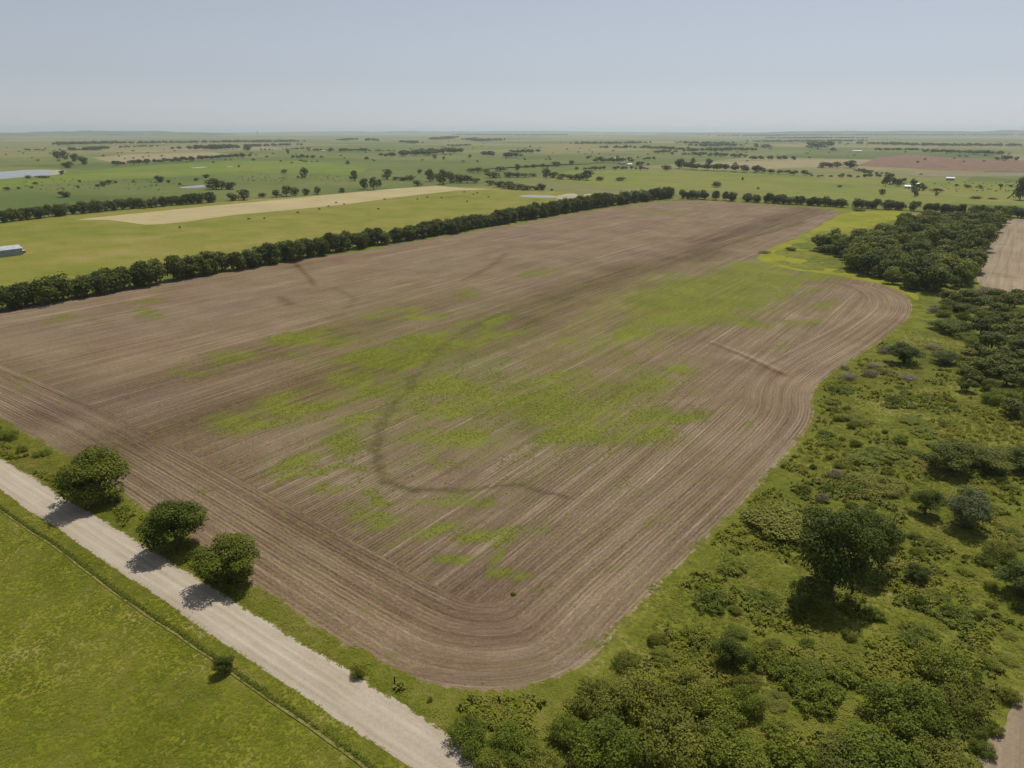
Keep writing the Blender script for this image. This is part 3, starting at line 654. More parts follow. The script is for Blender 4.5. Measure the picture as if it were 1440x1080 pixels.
# shrubs: px, py of base, width px, height m, kind
S = [(1095, 742, 120, 3.0, 'olive', 'big'), (1243, 688, 78, 2.0, 'olive', 'low'), (1215, 645, 70, 1.0, 'low', 'low'), (1240, 770, 56, 4.2, 'olive', 'big'), (1125, 760, 60, 2.5, 'dark', 'big'),
     (1404, 784, 46, 3.0, 'olive', 'big'), (1338, 466, 60, 4.0, 'dark', 'big'), (1345, 438, 36, 3.6, 'black', 'big'), (1208, 594, 40, 1.4, 'dark', 'low'), (1287, 595, 44, 1.1, 'dark', 'low'), (1300, 612, 40, .9, 'low', 'low'),
     (1182, 550, 36, 1.4, 'low', 'low'), (1172, 566, 28, 1.3, 'yellow', 'yel'), (1332, 955, 78, 4.0, 'dark', 'big'), (1268, 1010, 110, 4.4, 'dark', 'big'), (1348, 1000, 66, 3.4, 'olive', 'big'), (1250, 1085, 120, 3.6, 'dark', 'big'), (1318, 1085, 90, 3.2, 'olive', 'big'),
     (1180, 1075, 90, 2.6, 'olive', 'big'), (1000, 1010, 100, 4.4, 'dark', 'big'), (955, 985, 90, 3.8, 'olive', 'big'), (1045, 1000, 66, 3.4, 'dark', 'big'), (905, 1000, 100, 4.0, 'olive', 'big'), (838, 1000, 90, 3.6, 'olive', 'big'), (860, 1065, 120, 4.2, 'dark', 'big'), (945, 1065, 120, 4.6, 'olive', 'big'),
     (1030, 1075, 100, 3.8, 'dark', 'big'), (1105, 1085, 90, 3.0, 'low', 'low'), (800, 1040, 60, 3.2, 'dark', 'big'), (720, 1060, 80, 3.0, 'dark', 'big'), (660, 1045, 70, 2.8, 'dark', 'big'), (755, 1085, 70, 2.6, 'olive', 'big'), (690, 1085, 60, 2.2, 'dark', 'big'),
     (1070, 935, 60, 2.2, 'low', 'low'), (1110, 950, 70, 1.8, 'low', 'low'), (1150, 990, 70, 2.0, 'low', 'low'), (1190, 950, 60, 1.6, 'low', 'low'), (1000, 850, 60, 1.6, 'low', 'low'), (985, 905, 60, 1.8, 'low', 'low'), (1030, 800, 50, 1.2, 'low', 'low'), (925, 905, 40, 1.8, 'olive', 'big'), (880, 935, 44, 1.9, 'olive', 'big'),
     (1290, 900, 60, 1.2, 'low', 'low'), (1345, 870, 60, 1.0, 'low', 'low'), (1388, 935, 30, 1.2, 'dark', 'low'), (1366, 955, 22, 1.2, 'dark', 'low'), (1420, 985, 34, 2.0, 'yellow', 'yel'), (1370, 1030, 40, 1.6, 'dark', 'low'), (1250, 640, 50, 1.0, 'low', 'low'), (1160, 612, 28, 1.0, 'low', 'low'), (1395, 720, 40, 1.2, 'low', 'low'),
     (503, 950, 28, 2.0, 'yellow', 'yel'), (12, 618, 26, 2.6, 'dark', 'big'), (32, 634, 18, 1.4, 'olive', 'big'), (60, 640, 22, 1.2, 'low', 'low'), (605, 986, 9, .8, 'yellow', 'yel'), (722, 837, 9, .6, 'dark', 'tiny'),
     (1076, 356, 22, 1.8, 'twig', 'twig'), (1112, 353, 16, 2.2, 'dark', 'big'), (1208, 297, 18, 2.5, 'dark', 'big'), (1330, 600, 24, 1.0, 'low', 'low'), (1225, 870, 40, 1.2, 'low', 'low'), (1075, 845, 46, 1.2, 'low', 'low'), (1310, 770, 40, 1.0, 'low', 'low')]
SL = {'big': ('rounded leafy green shrub', 'thicket shrubs'), 'low': ('low flat spreading bush', 'low spreading bushes'),
      'yel': ('bright yellow-green bush', 'yellow-green bushes'), 'twig': ('grey-brown leafless shrub', 'leafless shrubs'), 'tiny': ('lone small dark weed clump on bare ploughed soil', None)}
for (px, py, wpx, h, k, l) in S:
    x, y = G(px, py); shrub('shrub', x, y, wpx * mpp(x, y), h, k, (SL[l][0] + ' ' + near_mark(x, y, NEARM)) if l != 'tiny' else SL[l][0], SL[l][1])
for (px, py, wpx, h) in [(1243, 496, 26, 2.2), (1192, 534, 28, 2.2), (1223, 530, 26, 2.0), (1228, 518, 22, 1.6), (1245, 527, 18, 1.4), (1277, 534, 28, 1.4), (1312, 440, 20, 2.4), (1313, 491, 26, 1.6), (1172, 672, 24, 1.6), (1155, 706, 20, 1.6), (1384, 414, 34, 3.4), (1188, 519, 16, 1.2)]:
    x, y = G(px, py); shrub('leafless_shrub', x, y, wpx * mpp(x, y), h, 'twig', SL['twig'][0] + ' ' + near_mark(x, y, NEARM), SL['twig'][1])
# ragged random cover deeper in the rough grassland
RG_POLY = poly_g([(1170, 560), (1330, 520), (1345, 600), (1440, 690), (1440, 960), (1370, 1080), (840, 1080), (960, 880), (1100, 720), (1160, 620)])
for (x, y) in sample(RG_POLY, 4.2, 1100, 8):
    if float(fbm(np.array([x / 18.]), np.array([y / 18.]), 2)[0]) < .5: continue
    shrub('low_bush', x, y, random.uniform(2.2, 6.0), random.uniform(.5, 1.6), random.choice(['low', 'olive', 'low', 'dark', 'dark', 'yellow']), SL['low'][0] + ' ' + near_mark(x, y, NEARM), SL['low'][1])

# ------------------------------------------------------------------ ground cover (uncountable)
def tuft_proto(name, seed, blades, hgt, spread, width, mat):
    rng = np.random.default_rng(seed); V = []; Fc = []; T_ = []
    for k in range(blades):
        a = rng.random() * 6.28; d = np.array([math.cos(a), math.sin(a), 0]); p = d * rng.random() * spread * .4
        hh = hgt * rng.uniform(.45, 1.1); t = np.array([-d[1], d[0], 0]) * width * rng.uniform(.6, 1.3)
        m1 = p + d * spread * .2 + [0, 0, hh * .8]; tip = p + d * spread * rng.uniform(.55, 1.) + [0, 0, hh * rng.uniform(.5, 1.1)]
        o = len(V); V += [tuple(p - t * .7), tuple(p + t * .7), tuple(m1 + t), tuple(tip), tuple(m1 - t)]; Fc += [(o, o + 1, o + 2, o + 4), (o + 4, o + 2, o + 3)]
        T_ += [rng.random()] * 5
    me = mk(name, V, Fc, mat); attr(me, 'tone', T_); return bpy.data.objects.new(name, me)
TUFT_A = [tuft_proto('tuft', 300 + i, 10, .12, .5, .11, LEAF['grass']) for i in range(2)] + [tuft_proto('tuft', 310, 10, .2, .5, .08, LEAF['grassdry'])]
TUFT_W = [tuft_proto('weed', 320 + i, 9, .14, .5, .12, LEAF['weed']) for i in range(2)] + [tuft_proto('weed', 330, 9, .15, .45, .11, LEAF['grass'])]
def scatter(name, P, scl, idx, protos, label, cat):
    n = len(P); me = bpy.data.meshes.new(name); me.vertices.add(n); me.vertices.foreach_set('co', np.asarray(P, np.float32).ravel())
    attr(me, 'scl', scl); attr(me, 'rz', RNG.random(n) * 6.28)
    a = me.attributes.new('pick', 'INT', 'POINT'); a.data.foreach_set('value', np.asarray(idx, np.int32))
    o = link(name, me); tag(o, label, cat, None, 'stuff')
    g_ = bpy.data.node_groups.new(name, 'GeometryNodeTree')
    g_.interface.new_socket('Geometry', in_out='INPUT', socket_type='NodeSocketGeometry'); g_.interface.new_socket('Geometry', in_out='OUTPUT', socket_type='NodeSocketGeometry')
    N = g_.nodes; Lk = g_.links; gi = N.new('NodeGroupInput'); go = N.new('NodeGroupOutput'); inst = N.new('GeometryNodeInstanceOnPoints'); j = N.new('GeometryNodeJoinGeometry')
    for p in reversed(protos):
        oi = N.new('GeometryNodeObjectInfo'); oi.inputs['Object'].default_value = p; oi.inputs['As Instance'].default_value = True; Lk.new(oi.outputs['Geometry'], j.inputs[0])
    def na(nm, ty):
        q = N.new('GeometryNodeInputNamedAttribute'); q.data_type = ty; q.inputs['Name'].default_value = nm; return q.outputs['Attribute']
    mtp = N.new('GeometryNodeMeshToPoints'); Lk.new(gi.outputs[0], mtp.inputs[0])
    Lk.new(mtp.outputs[0], inst.inputs['Points']); Lk.new(j.outputs[0], inst.inputs['Instance']); inst.inputs['Pick Instance'].default_value = True
    Lk.new(na('pick', 'INT'), inst.inputs['Instance Index'])
    cx = N.new('ShaderNodeCombineXYZ'); Lk.new(na('rz', 'FLOAT'), cx.inputs[2]); Lk.new(cx.outputs[0], inst.inputs['Rotation'])
    Lk.new(na('scl', 'FLOAT'), inst.inputs['Scale']); Lk.new(inst.outputs[0], go.inputs[0])
    md = o.modifiers.new('scatter', 'NODES'); md.node_group = g_
    return o
def inview(x, y, mar=25):
    U, V = to_px(x, y); return (U > -mar) & (U < 1440 + mar) & (V > 150) & (V < 1080 + mar)
def pts_in(x0, x1, y0, y1, n):
    p = np.stack([RNG.uniform(x0, x1, n), RNG.uniform(y0, y1, n)], -1); return p[inview(p[:, 0], p[:, 1])]
# pasture
p = pts_in(-230, -40, 5, ROAD_Y0 + .3, 70000)
d_ = np.abs(p[:, 1] - path_y(p[:, 0])); p = p[d_ > .35]
strip = np.exp(-((p[:, 1] - path_y(p[:, 0]) - 1.1) / .7) ** 2)      # rank grass along the fence line
n2 = fbm(p[:, 0] / 3.5, p[:, 1] / 3.5, 1); k_ = RNG.random(len(p)) < .7 + .4 * n2 + strip; p, n2, strip = p[k_], n2[k_], strip[k_]
z_ = (fbm(p[:, 0] / 9, p[:, 1] / 9, 2) - .2) * .3 * np.clip((44 - p[:, 1]) / 4, 0, 1)
scatter('pasture_turf', np.column_stack([p, z_]), RNG.uniform(.35, .75, len(p)) * (.7 + .5 * n2) * (1 + .7 * strip), np.where(RNG.random(len(p)) < .12, 2, RNG.integers(0, 2, len(p))), TUFT_A, 'short yellow-green grass of the pasture south of the gravel road', 'grass')
TUFT_D = [tuft_proto('rank', 340 + i, 10, .34, .36, .07, LEAF['road']) for i in range(2)]
xq = RNG.uniform(-230, -40, 4200); pq = np.column_stack([xq, path_y(xq) + .62 + RNG.normal(0, .22, len(xq))]); pq = pq[inview(pq[:, 0], pq[:, 1]) & (RNG.random(len(pq)) < .15 + .9 * fbm(pq[:, 0] / 4, pq[:, 0] * 0, 3))]
scatter('rank_grass', np.column_stack([pq, np.zeros(len(pq))]), RNG.uniform(.45, .95, len(pq)), RNG.integers(0, 2, len(pq)), TUFT_D, 'narrow strip of tall dark grass along the cattle path', 'grass')
# verge and rough grassland
p = np.vstack([pts_in(-420, -40, ROAD_Y1 - .35, 75, 60000), pts_in(-130, 45, 57, 170, 60000), pts_in(-60, 60, 160, 330, 45000)])
e_ = sd_field(p[:, 0], p[:, 1]); nz = fbm(p[:, 0] / 6, p[:, 1] / 6, 3)
k_ = (e_ < .3 + (nz - .5) * 3) & (sdist(p[:, 0], p[:, 1], BARE_C) < -.5) & (RNG.random(len(p)) < .6 + .7 * nz); p, nz = p[k_], nz[k_]
dryz = fbm(p[:, 0] / 20 + 3, p[:, 1] / 20, 0)
scatter('rough_grass', np.column_stack([p, relief(p[:, 0], p[:, 1])]), RNG.uniform(.5, 1.2, len(p)) * (.6 + .8 * nz), np.where(RNG.random(len(p)) < np.clip((dryz - .42) * 2, .04, .6), 2, RNG.integers(0, 2, len(p))), TUFT_A, 'tall rough grass and weeds of the unploughed grassland and road verge', 'grass')
TUFT_T = [tuft_proto('tall_weed', 360 + i, 16, .85, .8, .12, LEAF[k_]) for i, k_ in enumerate(['olive', 'bright', 'weed', 'grassdry'])]
p = np.vstack([pts_in(-120, 45, 57, 170, 26000), pts_in(-60, 60, 160, 300, 9000), pts_in(-230, -40, ROAD_Y1 + 1, 68, 5000)])
nz = fbm(p[:, 0] / 9 + 4, p[:, 1] / 9, 1); e_ = sd_field(p[:, 0], p[:, 1]); zone = fbm(p[:, 0] / 15, p[:, 1] / 15 + 8, 3)
k_ = (e_ < -1.5) & (sdist(p[:, 0], p[:, 1], BARE_C) < -1.5) & (nz > .5) & (RNG.random(len(p)) < (nz - .42) * 5); p, zone = p[k_], zone[k_]
scatter('tall_weeds', np.column_stack([p, relief(p[:, 0], p[:, 1])]), RNG.uniform(.5, 1.25, len(p)), np.clip((zone - .3) * 9 + RNG.normal(0, .8, len(p)), 0, 3).astype(int), TUFT_T, 'stands of tall weeds rising above the rough grass', 'weeds')
# weeds sprouting in the ploughed field
p = np.vstack([pts_in(-370, 15, 58, 200, 150000), pts_in(-370, 15, 200, 420, 90000)])
at = field_attrs(p[:, 0], p[:, 1]); wv_ = at['weed'] + (fbm(p[:, 0] * .4, p[:, 1] * .1, 1) - .5) * 1.9
k_ = (at['edge'] > 1) & ((wv_ * RNG.uniform(.55, 1.2, len(p)) > .72) | (RNG.random(len(p)) < .004)); p = p[k_]
scatter('field_weeds', np.column_stack([p, np.full(len(p), .05)]), RNG.uniform(.3, .7, len(p)), RNG.integers(0, 3, len(p)), TUFT_W, 'green weeds sprouting in ragged patches across the ploughed field', 'weeds')

# ------------------------------------------------------------------ middle distance and far country
FT = {'lone': ('single dark tree standing in the open far pastures', 'scattered far trees'), 'line': ('round tree in the loose line behind the mown hay strip', 'trees behind mown strip'),
      'pondt': ('dark round tree at the edge of the small pale pond', 'trees by the small pond'), 'draw': ('wooded draw tree', 'wooded draw trees')}
FARM = [((40, 246), 'near the blue lake'), ((150, 262), 'in the green pasture between lake and small pond'), ((275, 262), 'near the small pale pond'), ((428, 250), 'on the pasture behind the loose tree line'), ((430, 216), 'near the second far farmstead'), ((310, 208), 'near the first far farmstead'),
        ((500, 250), 'left of the wooded draw'), ((610, 218), 'near the large grove on the middle rise'), ((740, 238), 'above the wooded draw'), ((886, 232), 'near the central farmstead with white walls'), ((1040, 255), 'in the open pasture below the creek-side belt'), ((1010, 230), 'above the creek-side belt'),
        ((1150, 215), 'by the pale far road'), ((1180, 236), 'at the left tip of the red field'), ((1270, 265), 'near the farmyard below the red field'), ((1350, 264), 'near the white-roofed pasture shed'), ((1415, 224), 'above the right end of the red field'), ((1400, 275), 'near the leaning dead trunk')]
def FTree(px, py, wpx, hpx, key):
    x, y = G(px, py); k = mpp(x, y); lab = FT[key][0]
    if key == 'draw': lab = ('tall upright' if hpx >= 13 else ('rounded' if hpx >= 8 else 'low bushy')) + ' tree in the wooded draw ' + ('just behind the mown hay strip' if px < 600 else ('at the end of the mown hay strip' if px < 690 else ('beside the long narrow pond' if py > 257 else ('toward the central farmstead' if px > 760 else 'above the long narrow pond'))))
    if key == 'lone': lab = ('tall ' if hpx >= 8 else ('broad ' if wpx > hpx * 1.8 else 'small ')) + 'dark tree standing alone ' + near_mark(x, y, FARM)
    tree('far_tree', x, y, wpx * k, max(hpx * k * .93, 2.), 'far', lab, 'tree', FT[key][1], z=-.25)
for a in [(327, 282, 14, 11), (343, 281, 18, 14), (369, 277, 9, 6), (389, 277, 13, 10), (403, 276, 16, 15), (415, 275, 13, 12), (431, 274, 10, 10), (447, 273, 10, 11), (481, 271, 9, 7)]: FTree(*a, 'line')
for a in [(300, 266, 22, 14), (312, 266, 20, 12), (323, 266, 18, 10), (290, 250, 10, 5), (276, 254, 8, 4), (253, 260, 5, 3)]: FTree(*a, 'pondt')
for a in [(92, 277, 15, 8), (81, 224, 9, 10), (91, 224, 8, 11), (105, 227, 10, 10), (118, 231, 12, 10), (95, 236, 14, 8), (87, 245, 7, 5), (40, 251, 6, 4), (60, 250, 14, 3), (145, 262, 9, 6), (153, 259, 8, 6), (163, 257, 5, 3), (137, 262, 5, 3), (225, 256, 13, 9), (237, 257, 5, 4),
          (50, 259, 6, 3), (110, 264, 5, 3), (10, 267, 8, 4), (26, 266, 4, 3), (45, 265, 4, 3), (112, 256, 4, 3), (188, 256, 5, 2), (400, 244, 9, 6), (428, 250, 11, 15), (419, 250, 4, 3), (336, 235, 4, 3), (412, 222, 5, 4), (418, 222, 4, 4), (425, 223, 8, 6), (432, 222, 5, 4), (440, 222, 6, 4), (452, 222, 5, 3),
          (348, 212, 9, 7), (405, 216, 4, 6), (498, 254, 11, 14), (516, 225, 6, 5), (489, 231, 6, 5), (611, 223, 6, 6), (661, 222, 5, 5), (624, 224, 5, 4), (728, 240, 8, 10), (804, 231, 8, 6), (827, 224, 5, 5), (872, 254, 16, 5), (1008, 263, 13, 8), (1066, 266, 4, 3), (974, 230, 7, 8), (997, 232, 10, 9), (1034, 232, 5, 4),
          (1117, 225, 5, 4), (1063, 208, 6, 6), (1076, 208, 16, 5), (1171, 213, 8, 5), (1150, 210, 22, 9), (1157, 236, 14, 8), (1167, 236, 9, 7), (1177, 236, 12, 8), (1195, 236, 18, 10), (1240, 274, 7, 8), (1286, 276, 9, 10), (1317, 270, 12, 5), (1317, 275, 4, 4), (1421, 263, 5, 3), (1415, 225, 12, 6), (1429, 225, 6, 4), (1402, 225, 6, 4),
          (1295, 246, 4, 2), (1372, 279, 14, 3), (1395, 280, 10, 2), (1407, 264, 6, 5), (1378, 265, 6, 4), (1360, 264, 6, 4), (1345, 262, 5, 3), (1044, 254, 3, 5), (937, 239, 12, 7), (955, 237, 14, 14), (1181, 263, 6, 3)]: FTree(*a, 'lone')
for a in [(512, 266, 12, 16), (526, 267, 13, 18), (533, 262, 8, 10), (545, 252, 15, 14), (556, 253, 10, 5), (567, 254, 14, 6), (577, 254, 13, 8), (587, 261, 14, 8), (604, 255, 14, 17), (614, 254, 9, 10), (624, 259, 16, 21), (634, 257, 15, 17), (646, 257, 18, 13), (657, 257, 18, 11), (669, 257, 14, 7), (590, 244, 8, 6), (662, 242, 14, 6), (672, 243, 14, 8), (684, 244, 10, 7),
          (694, 250, 22, 9), (704, 241, 16, 7), (716, 249, 16, 8), (727, 249, 14, 7), (738, 249, 14, 6), (750, 248, 12, 5), (768, 250, 12, 14), (778, 250, 14, 9), (790, 252, 16, 8), (802, 252, 16, 7), (815, 253, 18, 9), (825, 253, 20, 14), (844, 254, 12, 6), (690, 260, 16, 7), (702, 263, 18, 9), (715, 265, 20, 10), (728, 266, 20, 9), (741, 267, 18, 7), (754, 267, 14, 6), (762, 267, 14, 10), (776, 268, 5, 3),
          (740, 236, 8, 4), (750, 236, 8, 5), (763, 235, 8, 5), (783, 234, 15, 7), (770, 236, 6, 4)]: FTree(*a, 'draw')

# tree masses that read as one: each far grove or belt is a single mass
LOWC = crown_mesh('far_crown', 900, LEAF['hedge'], 80, 2.3, 10, 10, -.1, 8, (.4, .6))
LOWV = np.array([v.co[:] for v in LOWC.vertices]); LOWT = np.array([a.value for a in LOWC.attributes['tone'].data])
def mass(name, pts, label, cat='trees', group='far groves and belts'):
    """pts: (x, y, w, h) list joined into one mass"""
    V = []; T_ = []
    for (x, y, w, h) in pts:
        a = random.random() * 6.28; c_, s_2 = math.cos(a), math.sin(a); q = LOWV * [w / 10, w / 10, h / 10]
        V.append(np.column_stack([q[:, 0] * c_ - q[:, 1] * s_2 + x, q[:, 0] * s_2 + q[:, 1] * c_ + y, q[:, 2] - .25])); T_.append(np.clip(LOWT * .7 + random.random() * .3, 0, 1))
    V = np.vstack(V); me = mk(name, V, np.arange(len(V)).reshape(-1, 4), LEAF['hedge']); attr(me, 'tone', np.concatenate(T_))
    tag(link(name, me), label, cat, group, 'stuff')
def belt(pts, hpx, depth=12., dens=1.):
    """line of trees between photo pixels, hpx tall in the photo"""
    g_ = poly_g(pts); out = []
    for a, b in zip(g_[:-1], g_[1:]):
        L = np.hypot(*(b - a)); n = int(min(140, max(3, L / 6.5 * dens)))
        for i in range(n):
            t = (i + random.random()) / n; q = a + (b - a) * t; k = mpp(*q)
            h = hpx * k * random.uniform(.65, 1.1); out.append((q[0] + random.gauss(0, depth), q[1] + random.gauss(0, depth), max(8, h * random.uniform(.9, 1.4)), h))
    return out
for pts, h, dp, lab in [
    ([(161, 233), (240, 228), (300, 224), (350, 221)], 6, 12, 'long dark tree belt behind the green pasture left of the farmsteads'),
    ([(72, 205), (120, 204), (167, 203)], 5, 30, 'distant dark wood beyond the left lake'), ([(167, 203), (240, 202), (330, 201), (420, 200)], 4, 30, 'long distant belt continuing the dark wood beyond the left lake'),
    ([(40, 212), (62, 212)], 3, 15, 'short distant hedge beyond the left lake'), ([(92, 213), (130, 212), (141, 210)], 5, 20, 'small distant grove beyond the left lake'), ([(168, 208), (185, 208)], 3, 12, 'pair of distant hedge clumps left of white farm roofs'), ([(190, 207), (218, 207)], 3, 12, 'distant hedge clump just left of white farm roofs'),
    ([(256, 211), (290, 211), (320, 210), (340, 210)], 7, 35, 'grove sheltering the farmstead with white roofs'), ([(355, 207), (372, 206), (415, 205)], 4, 25, 'thin belt behind the farmstead grove'), ([(369, 212), (382, 212)], 3, 8, 'short hedge right of the farmstead grove'),
    ([(400, 211), (436, 210)], 3, 10, 'narrow hedge left of the second farmstead'), ([(440, 213), (480, 213), (525, 213)], 5, 18, 'trees around the second farmstead'), ([(480, 212), (530, 213), (552, 213)], 3, 12, 'thin hedge running from the second farmstead'),
    ([(540, 221), (565, 220)], 7, 14, 'left end of the large grove on the middle rise'), ([(575, 220), (605, 217), (637, 216)], 9, 30, 'large dark grove on the middle rise'), ([(634, 206), (658, 205)], 3, 14, 'small belt beyond the large grove'), ([(570, 201), (585, 202)], 4, 20, 'far clump behind the large grove'), ([(612, 197), (636, 195)], 4, 40, 'remote wood near the horizon beyond the large grove'),
    ([(660, 197), (680, 199), (700, 198)], 4, 30, 'trees around the remote pair of white sheds'), ([(515, 199), (530, 199)], 5, 25, 'remote clump left of the remote sheds'), ([(480, 198), (496, 197)], 3, 25, 'remote small wood near horizon'),
    ([(678, 220), (695, 220)], 8, 10, 'round isolated grove left of its twin'), ([(710, 222), (727, 221)], 7, 10, 'round isolated grove with a long tail behind'), ([(724, 216), (755, 215)], 6, 14, 'long tail grove behind the round isolated grove'),
    ([(808, 203), (850, 203), (905, 202)], 4, 30, 'upper one of two parallel distant shelterbelts'), ([(847, 209), (880, 209), (910, 209)], 5, 14, 'lower one of two parallel distant shelterbelts'), ([(915, 210), (950, 211), (962, 212)], 5, 20, 'distant wood right of the two parallel shelterbelts'), ([(924, 216), (944, 215)], 5, 10, 'dark clump in front of the distant wood'),
    ([(810, 240), (850, 239), (880, 239), (910, 239)], 6, 6, 'straight hedge in front of the farmstead with white walls'), ([(838, 228), (860, 229), (880, 228)], 8, 16, 'trees behind the farmstead with white walls'), ([(895, 234), (905, 233)], 7, 8, 'trees at the right side of the farmstead with white walls'), ([(901, 225), (923, 225)], 5, 8, 'pair of dark clumps beyond the farmstead with white walls'),
    ([(958, 237), (985, 239), (1030, 241), (1075, 243)], 10, 9, 'thick creek-side tree belt across the right middle distance'), ([(1070, 243), (1110, 246), (1142, 247)], 7, 9, 'tapering end of the creek-side tree belt'), ([(1150, 249), (1200, 250), (1240, 250)], 5, 10, 'bushy continuation of the creek-side belt toward the farmyard'),
    ([(960, 214), (1010, 213), (1062, 213)], 6, 14, 'long straight shelterbelt on the right plain'), ([(985, 207), (1030, 206)], 5, 40, 'wood behind the long straight shelterbelt'), ([(962, 219), (1000, 220), (1050, 222)], 6, 16, 'bushy belt in front of the long straight shelterbelt'), ([(1055, 225), (1080, 225), (1110, 225)], 6, 8, 'square-ended belt right of the bushy belt'),
    ([(1140, 207), (1168, 207)], 8, 18, 'tall clump by the pale road on the right plain'), ([(1232, 212), (1247, 212), (1291, 212)], 4, 12, 'short belt above the red field'), ([(1304, 215), (1340, 216), (1380, 217), (1410, 218)], 5, 12, 'long belt above the right part of the red field'),
    ([(1215, 203), (1260, 204), (1320, 206), (1380, 206), (1470, 206)], 4, 60, 'broken dark woodland band on the right plain'), ([(1060, 200), (1120, 200), (1200, 199)], 3, 70, 'remote woodland band on the right'), ([(1090, 195), (1200, 195)], 2.5, 120, 'faint remote woodland band near the right horizon'),
    ([(960, 202), (1000, 203), (1030, 203)], 4, 40, 'remote wood right of centre'), ([(1200, 240), (1240, 246)], 4, 10, 'low scrub left of the farmyard below the red field'), ([(640, 190), (720, 190.5), (798, 190.5)], 2.2, 60, 'very remote dark woodland line below the horizon'),
    ([(100, 190), (165, 190)], 2.4, 150, 'very remote wooded rise on the left horizon'), ([(190, 190), (240, 189.5)], 2.2, 150, 'second very remote wooded rise on the left'), ([(1045, 192), (1100, 191), (1180, 191), (1300, 191), (1460, 191)], 2.2, 220, 'very remote blue woodland along the right horizon')]:
    dist = slant(*G(*pts[0])); mass('tree_belt' if len(pts) > 2 else 'far_grove', belt(pts, h, dp), lab)
# specks of far trees too many and small to count
V_ = []
for _ in range(560):
    py = 190 + 40 * random.random() ** 1.3; px = random.uniform(-40, 1480); x, y = G(px, py)
    if float(fbm(np.array([px / 60.]), np.array([py / 5.]), 1)[0]) < .46: continue
    k = mpp(x, y); h = random.uniform(4.5, 9); V_.append((x, y, h * random.uniform(.9, 1.8), h))
mass('far_scattered_trees', V_, 'countless tiny trees dotted over the far plain', 'trees', None)
V_ = []
for _ in range(260):
    px, py = random.choice([(random.uniform(1290, 1440), random.uniform(256, 270)), (random.uniform(30, 260), random.uniform(252, 268)), (random.uniform(330, 480), random.uniform(246, 256))])
    x, y = G(px, py); V_.append((x, y, random.uniform(1.5, 4), random.uniform(1, 2.2)))
mass('scrub', V_, 'sparse low scrub dotted over the middle-distance pastures', 'scrub', None)

# the tall tree with a leaning dead trunk near the right edge
x, y = G(1434, 281); k = mpp(x, y)
tree('far_tree', x, y, 16 * k, 26 * k, 'far', 'tall tree at the right edge with a dead trunk leaning against it', 'tree', None, 1, z=-.25)
a_ = np.array([*G(1416, 279), -.3]); b_ = np.array([x - .3, y, 13.]); v, f = tube([a_, (a_ + b_) / 2 + [0, 0, .4], b_], [.75, .55, .3], 6)
tag(link('dead_trunk', mk('dead_trunk', [tuple(q) for q in v], f, plain('dead_wood', (.07, .06, .05)))), 'dark dead trunk leaning against the tall tree at right', 'trunk')

# ------------------------------------------------------------------ buildings
WHITE = plain('white_wall', (.74, .73, .70), .7, .2, 0, .06, .3); METAL = plain('roof_metal', (.50, .53, .56), .38, .5, .35, .12, .5); BLUEW = plain('shed_wall', (.24, .28, .32), .5, .4, .2, .1, .5)
GREYR = plain('grey_shingle', (.22, .21, .20), .9, .1); WHITER = plain('white_roof', (.66, .66, .65), .5, .4, 0, .05, .3); DARKG = plain('dark_opening', (.03, .03, .032), .4, .4); RUSTW = plain('rust_wall', (.16, .085, .05), .9, .1, 0, .3, .6); WOODP = plain('weathered_post', (.06, .05, .042), .95, .05)
def box(x0, x1, y0, y1, z0, z1):
    v = [(x, y, z) for z in (z0, z1) for y in (y0, y1) for x in (x0, x1)]
    return v, [(0, 2, 3, 1), (4, 5, 7, 6), (0, 1, 5, 4), (2, 6, 7, 3), (0, 4, 6, 2), (1, 3, 7, 5)]
def bpart(name, b, mat, parent): return link(name, mk(name, b[0], b[1], mat), parent)
